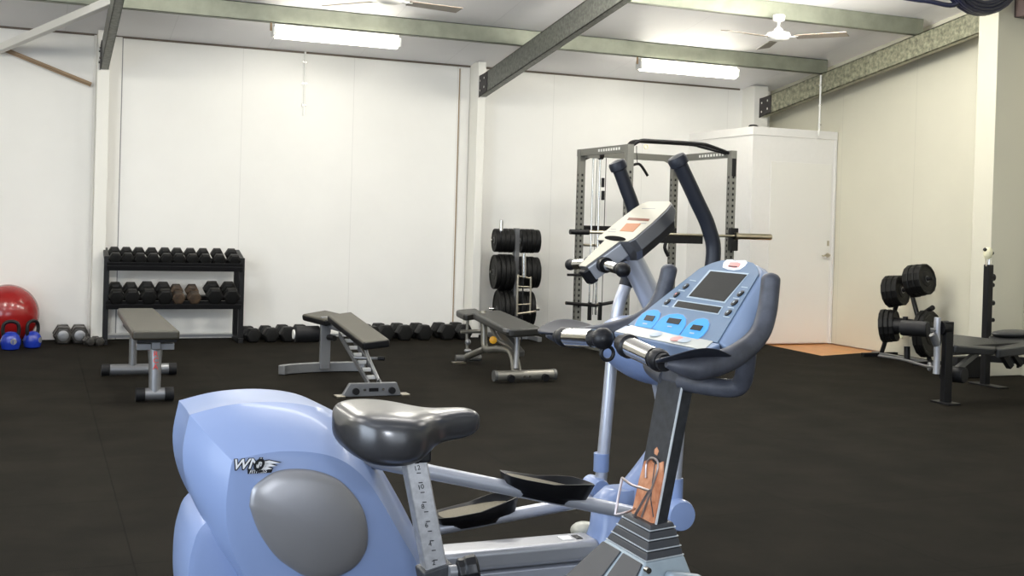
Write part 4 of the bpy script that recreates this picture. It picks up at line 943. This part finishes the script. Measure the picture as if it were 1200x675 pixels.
# ribbed boot and base casting
def bring(z, cx, hx, hy): 
    return [V(cx-hx, YB-hy, z), V(cx+hx, YB-hy*.75, z), V(cx+hx, YB+hy*.75, z), V(cx-hx, YB+hy, z)]
lv_ = [(.704, 1.178, .029, .052), (.692, 1.177, .034, .060), (.675, 1.175, .039, .068), (.657, 1.173, .044, .077), (.640, 1.171, .049, .085)]
for k in range(4):
    a_, b_ = lv_[k], lv_[k+1]
    MB().loft([bring(b_[0], b_[1], b_[2], b_[3]), bring(a_[0]-.003, a_[1], a_[2]*1.03, a_[3]*1.03)]).build('boot_rib', 'ribb', bk, bev=.003)
    MB().loft([bring(b_[0]-.001, b_[1], b_[2]*1.02, b_[3]*1.015), bring(b_[0]+.001, b_[1], b_[2]*1.02, b_[3]*1.015)]).build('rib_edge', 'edge', bk)
rA = bring(.639, 1.171, .051, .087); rB = bring(.49, 1.13, .135, .165)
cs_ = MB().loft([rB, rA]).build('base_casting', 'bikebase', bk, bev=.006)
def bf(u, t, n_=.004): 
    p = rA[0].lerp(rA[3], u).lerp(rB[0].lerp(rB[3], u), t); return p+V(-.85, 0, .5)*n_
for u0, u1 in ((.03, .47), (.53, .97)):
    MB().loft([[bf(u0, .03, 0), bf(u1, .03, 0), bf(u1, .95, 0), bf(u0, .95, 0)], [bf(u0, .03), bf(u1, .03), bf(u1, .95), bf(u0, .95)]]).build('casting_panel', 'ribb', bk, bev=.002)
q_ = at(757, 667, Y=YB-.118); MB().cyl(q_, q_+V(0, -.012, 0), .006, n=12).build('screw', 'chrome', bk)
q_ = at(792, 672, Y=YB-.10); MB().box(q_+V(.015, 0, -.035), (.085, .03, .07), Matrix.Rotation(.2, 3, 'Y')).build('side_boss', 'bikebase', bk, bev=.012, seg=3)

# console of the bike
Lp = V(1.177, YB, 1.066); Fp = V(1.211, YB, 1.080); Tp = V(1.372, YB, 1.2325)
def wid(v): return .186-.082*v - (.02*max(0, (v-.82)/.18)**2)
cdir = (Tp-Fp); clen = cdir.length; cdir.normalize(); cnn = V(-cdir.z, 0, cdir.x)
def fc(v, u, n_=0): return Fp+cdir*(v*clen)+V(0, -u, 0)+cnn*n_
rg = []
for v_ in (0, .2, .4, .6, .8, .92, .97):
    w_ = wid(v_); th = .085-.03*v_
    if v_ > .9: w_ *= (1-.6*((v_-.9)/.07)*.35)
    rg.append([fc(v_, -w_, 0), fc(v_, w_, 0), fc(v_, w_+.022, -.02), fc(v_, w_+.030, -.045), fc(v_, w_*.8, -th), fc(v_, -w_*.8, -th), fc(v_, -w_-.030, -.045), fc(v_, -w_-.022, -.02)])
v_ = 1.0; rg.append([fc(1.0, -.055, -.004), fc(1.0, .055, -.004), fc(1.01, .075, -.02), fc(1.01, .08, -.035), fc(1.0, .05, -.05), fc(1.0, -.05, -.05), fc(1.01, -.08, -.035), fc(1.01, -.075, -.02)])
rg = [[V(p.x, p.y, p.z) for p in r_] for r_ in rg]
con = MB().loft(rg).build('console', 'face_edge', bk, bev=.008, seg=3, ang=40)
# face plate, slightly proud, with rounded top
fo_ = [fc(0, wid(0)*.97, .0005)]+[fc(v_, wid(v_)*.97, .0005) for v_ in (.3, .6, .85)]+[fc(.94, .085, .0005), fc(.985, .060, .0005), fc(1.0, .03, .0005)]
fo_ = fo_+[V(p.x, 2*YB-p.y, p.z) for p in reversed(fo_)]
MB().prism(fo_, cnn*.002).build('face_plate', 'face', con, smooth=False)
# lip below the fold
ln = (Fp-Lp).normalized(); lnn = V(-ln.z, 0, ln.x)
lip = MB().loft([[Lp+V(0, -.189, 0), Lp+V(0, .189, 0), Lp+V(.012, .175, -.045), Lp+V(.012, -.175, -.045)], [Fp+V(0, -.19, .002), Fp+V(0, .19, .002), Fp+V(.02, .17, -.06), Fp+V(.02, -.17, -.06)]]).build('console_lip', 'face_edge', con, bev=.005)
MB().prism([Lp+V(.002, -.180, .001), Lp+V(.002, .180, .001), Fp+V(-.001, .165, .0015), Fp+V(-.001, -.165, .0015)], lnn*.0015).build('membrane', 'lip', con, smooth=False)
for w_, c__ in ((-.03, 'facelight'), (.055, 'pink_st'), (.085, 'facelight')):
    m_ = (Lp+Fp)/2+V(0, -w_, .0035); MB().ell(m_, (.011, .02, .0012), Matrix.Rotation(-.35, 3, 'Y')).build('membrane_button', c__, con)
N_ = cnn
def on(px, py, h=.0026): return on_plane(px, py, Fp+N_*h, N_)
def decal(poly, m_, name, h=.0026, th=.0008, rgm=False, par=None):
    P = [on(a_, b_, h) for a_, b_ in poly]
    return MB().prism(P, N_*th).build(name, m_, par or con, smooth=False)
sp = [(833, 318), (875.5, 322), (848.5, 353.5), (807.5, 347)]
decal([(831.5, 316.5), (878, 320.5), (849.5, 355.5), (804.5, 348.5)], 'facelight', 'screen_border')
decal(sp, 'screen', 'screen', h=.0036)
decal([(794, 351.5), (847.5, 359.5), (842, 369), (787.5, 360)], 'facelight', 'screen_border')
decal([(795, 352.8), (845.5, 360.3), (841, 367.3), (790, 359.3)], 'screen', 'screen', h=.0036)
def arch(poly, m_='cyan'): return decal([(700+a_/5.19, 290+b_/5.19) for a_, b_ in poly], m_, 'arch_panel')
A1 = [(228, 476), (245, 440), (275, 405), (310, 385), (345, 380), (372, 384), (384, 400), (378, 430), (355, 465), (328, 494)]
A2 = [(335, 496), (365, 455), (400, 425), (440, 408), (490, 404), (522, 412), (540, 435), (538, 470), (520, 505), (493, 538)]
A3 = [(502, 540), (530, 498), (565, 462), (605, 438), (645, 432), (672, 440), (682, 465), (672, 500), (645, 535), (608, 560)]
for A_ in (A1, A2, A3):
    cxx = sum(a for a, b in A_)/len(A_); cyy = sum(b for a, b in A_)/len(A_)
    decal([(700+(cxx+(a_-cxx)*1.09)/5.19, 290+(cyy+(b_-cyy)*1.09)/5.19) for a_, b_ in A_], 'face_edge', 'arch_border', h=.0026, th=.0006)
    decal([(700+a_/5.19, 290+b_/5.19) for a_, b_ in A_], 'cyan', 'arch_panel', h=.0034)
for bx_ in ([(300, 412), (353, 418), (335, 450), (282, 442)], [(438, 428), (514, 438), (494, 470), (420, 458)], [(584, 470), (645, 478), (625, 508), (563, 498)]):
    decal([(700+a_/5.19, 290+b_/5.19) for a_, b_ in bx_], 'screen', 'arch_window', h=.0044)
for cx_0, cy_0 in ((290, 462), (440, 480), (575, 520)): decal([(700+(cx_0-12)/5.19, 290+(cy_0-3)/5.19), (700+(cx_0+14)/5.19, 290+(cy_0)/5.19), (700+(cx_0+12)/5.19, 290+(cy_0+7)/5.19), (700+(cx_0-14)/5.19, 290+(cy_0+4)/5.19)], 'facelight', 'print_mark', h=.0044)
for bx_, by_ in ((539, 238), (483, 288), (426, 333), (872, 282), (835, 338), (797, 398)):
    c0 = on(700+bx_/5.19, 290+by_/5.19, .0028)
    MB().lathe([(.0085, 0), (.0085, .0018), (.006, .003)], c0, N_, n=16).build('button', 'black', con)
    MB().box(c0+N_*.0034, (.005, .004, .0005), Matrix.Rotation(-.75, 3, 'Y')).build('button_mark', 'pink_st' if (bx_, by_) == (483, 288) else 'facelight', con)
for bx_, by_ in ((582, 202), (513, 262), (460, 312), (415, 357), (896, 243), (845, 310), (812, 366), (785, 423)):
    decal([(700+(bx_-18)/5.19, 290+(by_-5)/5.19), (700+(bx_+20)/5.19, 290+(by_+1)/5.19), (700+(bx_+18)/5.19, 290+(by_+6)/5.19), (700+(bx_-20)/5.19, 290+(by_+0)/5.19)], 'facelight', 'print_mark')
stx = [(848, 308), (852, 304.5), (859, 304.5), (861, 306), (868, 305.3), (874, 305.3), (876, 308), (873, 312), (867, 316), (860, 317), (853, 316), (847, 313.5)]
decal([(a_, b_) for a_, b_ in stx], 'white_st', 'round_sticker')
decal([(856, 307.5), (865, 307.5), (868, 309), (866, 313), (860, 314), (853, 312.5)], 'pink_st', 'round_sticker', h=.0036)
decal([(854, 311.5), (864, 312.3), (864, 313.2), (854, 312.5)], 'black', 'round_sticker', h=.0046)
# neck between console and column
def nr(p, hx, hy): return [p+V(-hx, -hy, 0), p+V(hx, -hy, 0), p+V(hx, hy, 0), p+V(-hx, hy, 0)]
MB().loft([nr(V(1.24, YB, .975), .03, .042), nr(V(1.26, YB, 1.02), .04, .05), nr(V(1.28, YB, 1.08), .05, .09)]).build('console_neck', 'bikebar', bk, bev=.012, seg=3)
# handlebars, mirrored about the bike's centre plane
for s_ in (-1, 1):
    y_ = lambda w_: YB+s_*w_
    # side bar: from leaf rest forward, curving up into the horn
    path = [V(1.050, y_(.262), 1.054), V(1.12, y_(.262), 1.046), V(1.19, y_(.248), 1.058), V(1.25, y_(.226), 1.080), V(1.286, y_(.212), 1.106), V(1.305, y_(.203), 1.142), V(1.313, y_(.198), 1.175), V(1.318, y_(.194), 1.204)]
    bar_ = MB().tube(cr(path, 7), [.006, .023, .023, .021, .020, .0195, .019, .0185, .0185], 20).build('handlebar', 'bikebar', bk)
    MB().ell(path[-1], (.0185, .0185, .014)).build('handlebar_cap', 'bikebar', bar_)
    # lower loop back to the column
    lp = [V(1.225, y_(.03), .985), V(1.245, y_(.10), .985), V(1.262, y_(.160), .990), V(1.268, y_(.180), 1.004), V(1.262, y_(.20), 1.035), V(1.252, y_(.217), 1.07)]
    MB().tube(cr(lp, 6), .0185, 18).build('mount_tube', 'bikebar', bk)
    # cupped elbow rest
    rg = []
    for k in range(13):
        tt = k/12; x_ = 1.028+tt*.165; w_ = max(.002, .042*math.sin(PI*min(1, tt*.97+.03))**.75*(1-.30*tt)); zc_ = 1.061+.004*math.sin(PI*tt)+.004*tt
        r_ = []
        for j in range(14):
            a_ = 2*PI*j/14; cy, sy = math.cos(a_), math.sin(a_)
            r_.append(V(x_, y_(.262)+w_*cy, zc_+(.006*sy if sy < 0 else .003*sy)+(.006*cy*cy+s_*cy*.014)*math.sin(PI*min(1, tt+.03))))
        rg.append(r_)
    MB().loft(rg).build('elbow_rest', 'grip', bar_, sub=1)
    # lateral pulse grip
    g0 = V(1.066, y_(.232), 1.052); g1 = V(1.076, y_(.040), 1.068); ax_ = (g1-g0).normalized()
    gr_ = MB().cyl(g0, g1, .0165).build('pulse_grip', 'rub', bar_)
    MB().cyl(g0+ax_*.045, g0+ax_*.155, .0195, n=28).build('pulse_sensor', 'chrome', gr_)
    MB().lathe([(.018, 0), (.0215, .008), (.0215, .020), (.018, .028)], g0+ax_*.012, ax_).build('grip_collar', 'black', gr_)
    if s_ > 0: MB().ell(g1, (.023, .023, .023)).build('end_ball', 'black', gr_)
    else: MB().lathe([(.02, -.015), (.024, -.01), (.024, .004), (.018, .008)], g1+ax_*-.03, ax_).build('end_cap', 'black', gr_)
MB().torus((1.085, YB+.035, 1.038), .014, .004, (0, 1, 0)).build('hook_ring', 'black', bk)

# ================================================================== LIGHT
def area(name, loc, target, sx, sy, power, col):
    l = bpy.data.lights.new(name, 'AREA'); l.shape = 'RECTANGLE'; l.size = sx; l.size_y = sy; l.energy = power; l.color = col
    o = bpy.data.objects.new(name, l); C.objects.link(o); o.location = loc
    o.rotation_euler = (Vector(target)-Vector(loc)).to_track_quat('-Z', 'Y').to_euler(); return o
area('offscreen_daylight', (XL-.05, .75, 1.75), (0, .75, 1.75), 5.4, 3.3, 190, (.74, .85, 1.0))
area('offscreen_daylight', (1.0, YF-.05, 1.65), (1.0, 0, 1.65), 5.1, 3.2, 55, (.84, .91, 1.0))  # added fill daylight in an unseen front opening, lifting ceiling and back wall
# further rows of strip lights over the rest of the gym
for y_, zz_, pw in ((4.6, 3.85, 24), (0.5, 4.5, 4)):
    for x_ in (-1.8, 2.0, 5.6):
        area('strip_lamp', (x_, y_, zz_-.15), (x_, y_, 0), 2.4, .2, pw, (1, .965, .90))
        area('strip_lamp', (x_, y_, zz_-.14), (x_, y_, 9), 2.4, .2, pw*.75, (1, .97, .94))
for x_ in (-2.8, -.8, 1.2, 3.2, 5.0, 6.5):   # added fill points hidden above the frame, brightening ceiling and back wall
    l = bpy.data.lights.new('ceiling_fill', 'POINT'); l.energy = 50; l.color = (1, .965, .87); l.shadow_soft_size = .25
    o = bpy.data.objects.new('ceiling_fill', l); C.objects.link(o); o.location = (x_, 8.4, 3.22)
# the camera's own flash
l = bpy.data.lights.new('camera_flash', 'POINT'); l.energy = 48; l.color = (.86, .91, 1.0); l.shadow_soft_size = .022
o = bpy.data.objects.new('camera_flash', l); C.objects.link(o); o.location = EYEP + RR*.045 + UU*.115 - F*.02
wd = bpy.data.worlds.new('world'); bpy.context.scene.world = wd; wd.use_nodes = True
wd.node_tree.nodes['Background'].inputs[0].default_value = (.75, .85, 1, 1); wd.node_tree.nodes['Background'].inputs[1].default_value = .6
sc = bpy.context.scene
sc.view_settings.view_transform = 'Standard'; sc.view_settings.look = 'None'; sc.view_settings.gamma = 1; sc.view_settings.use_curve_mapping = False
sc.view_settings.exposure = 0.9
sc.cycles.max_bounces = 10; sc.cycles.diffuse_bounces = 6; sc.cycles.caustics_reflective = False; sc.cycles.caustics_refractive = False
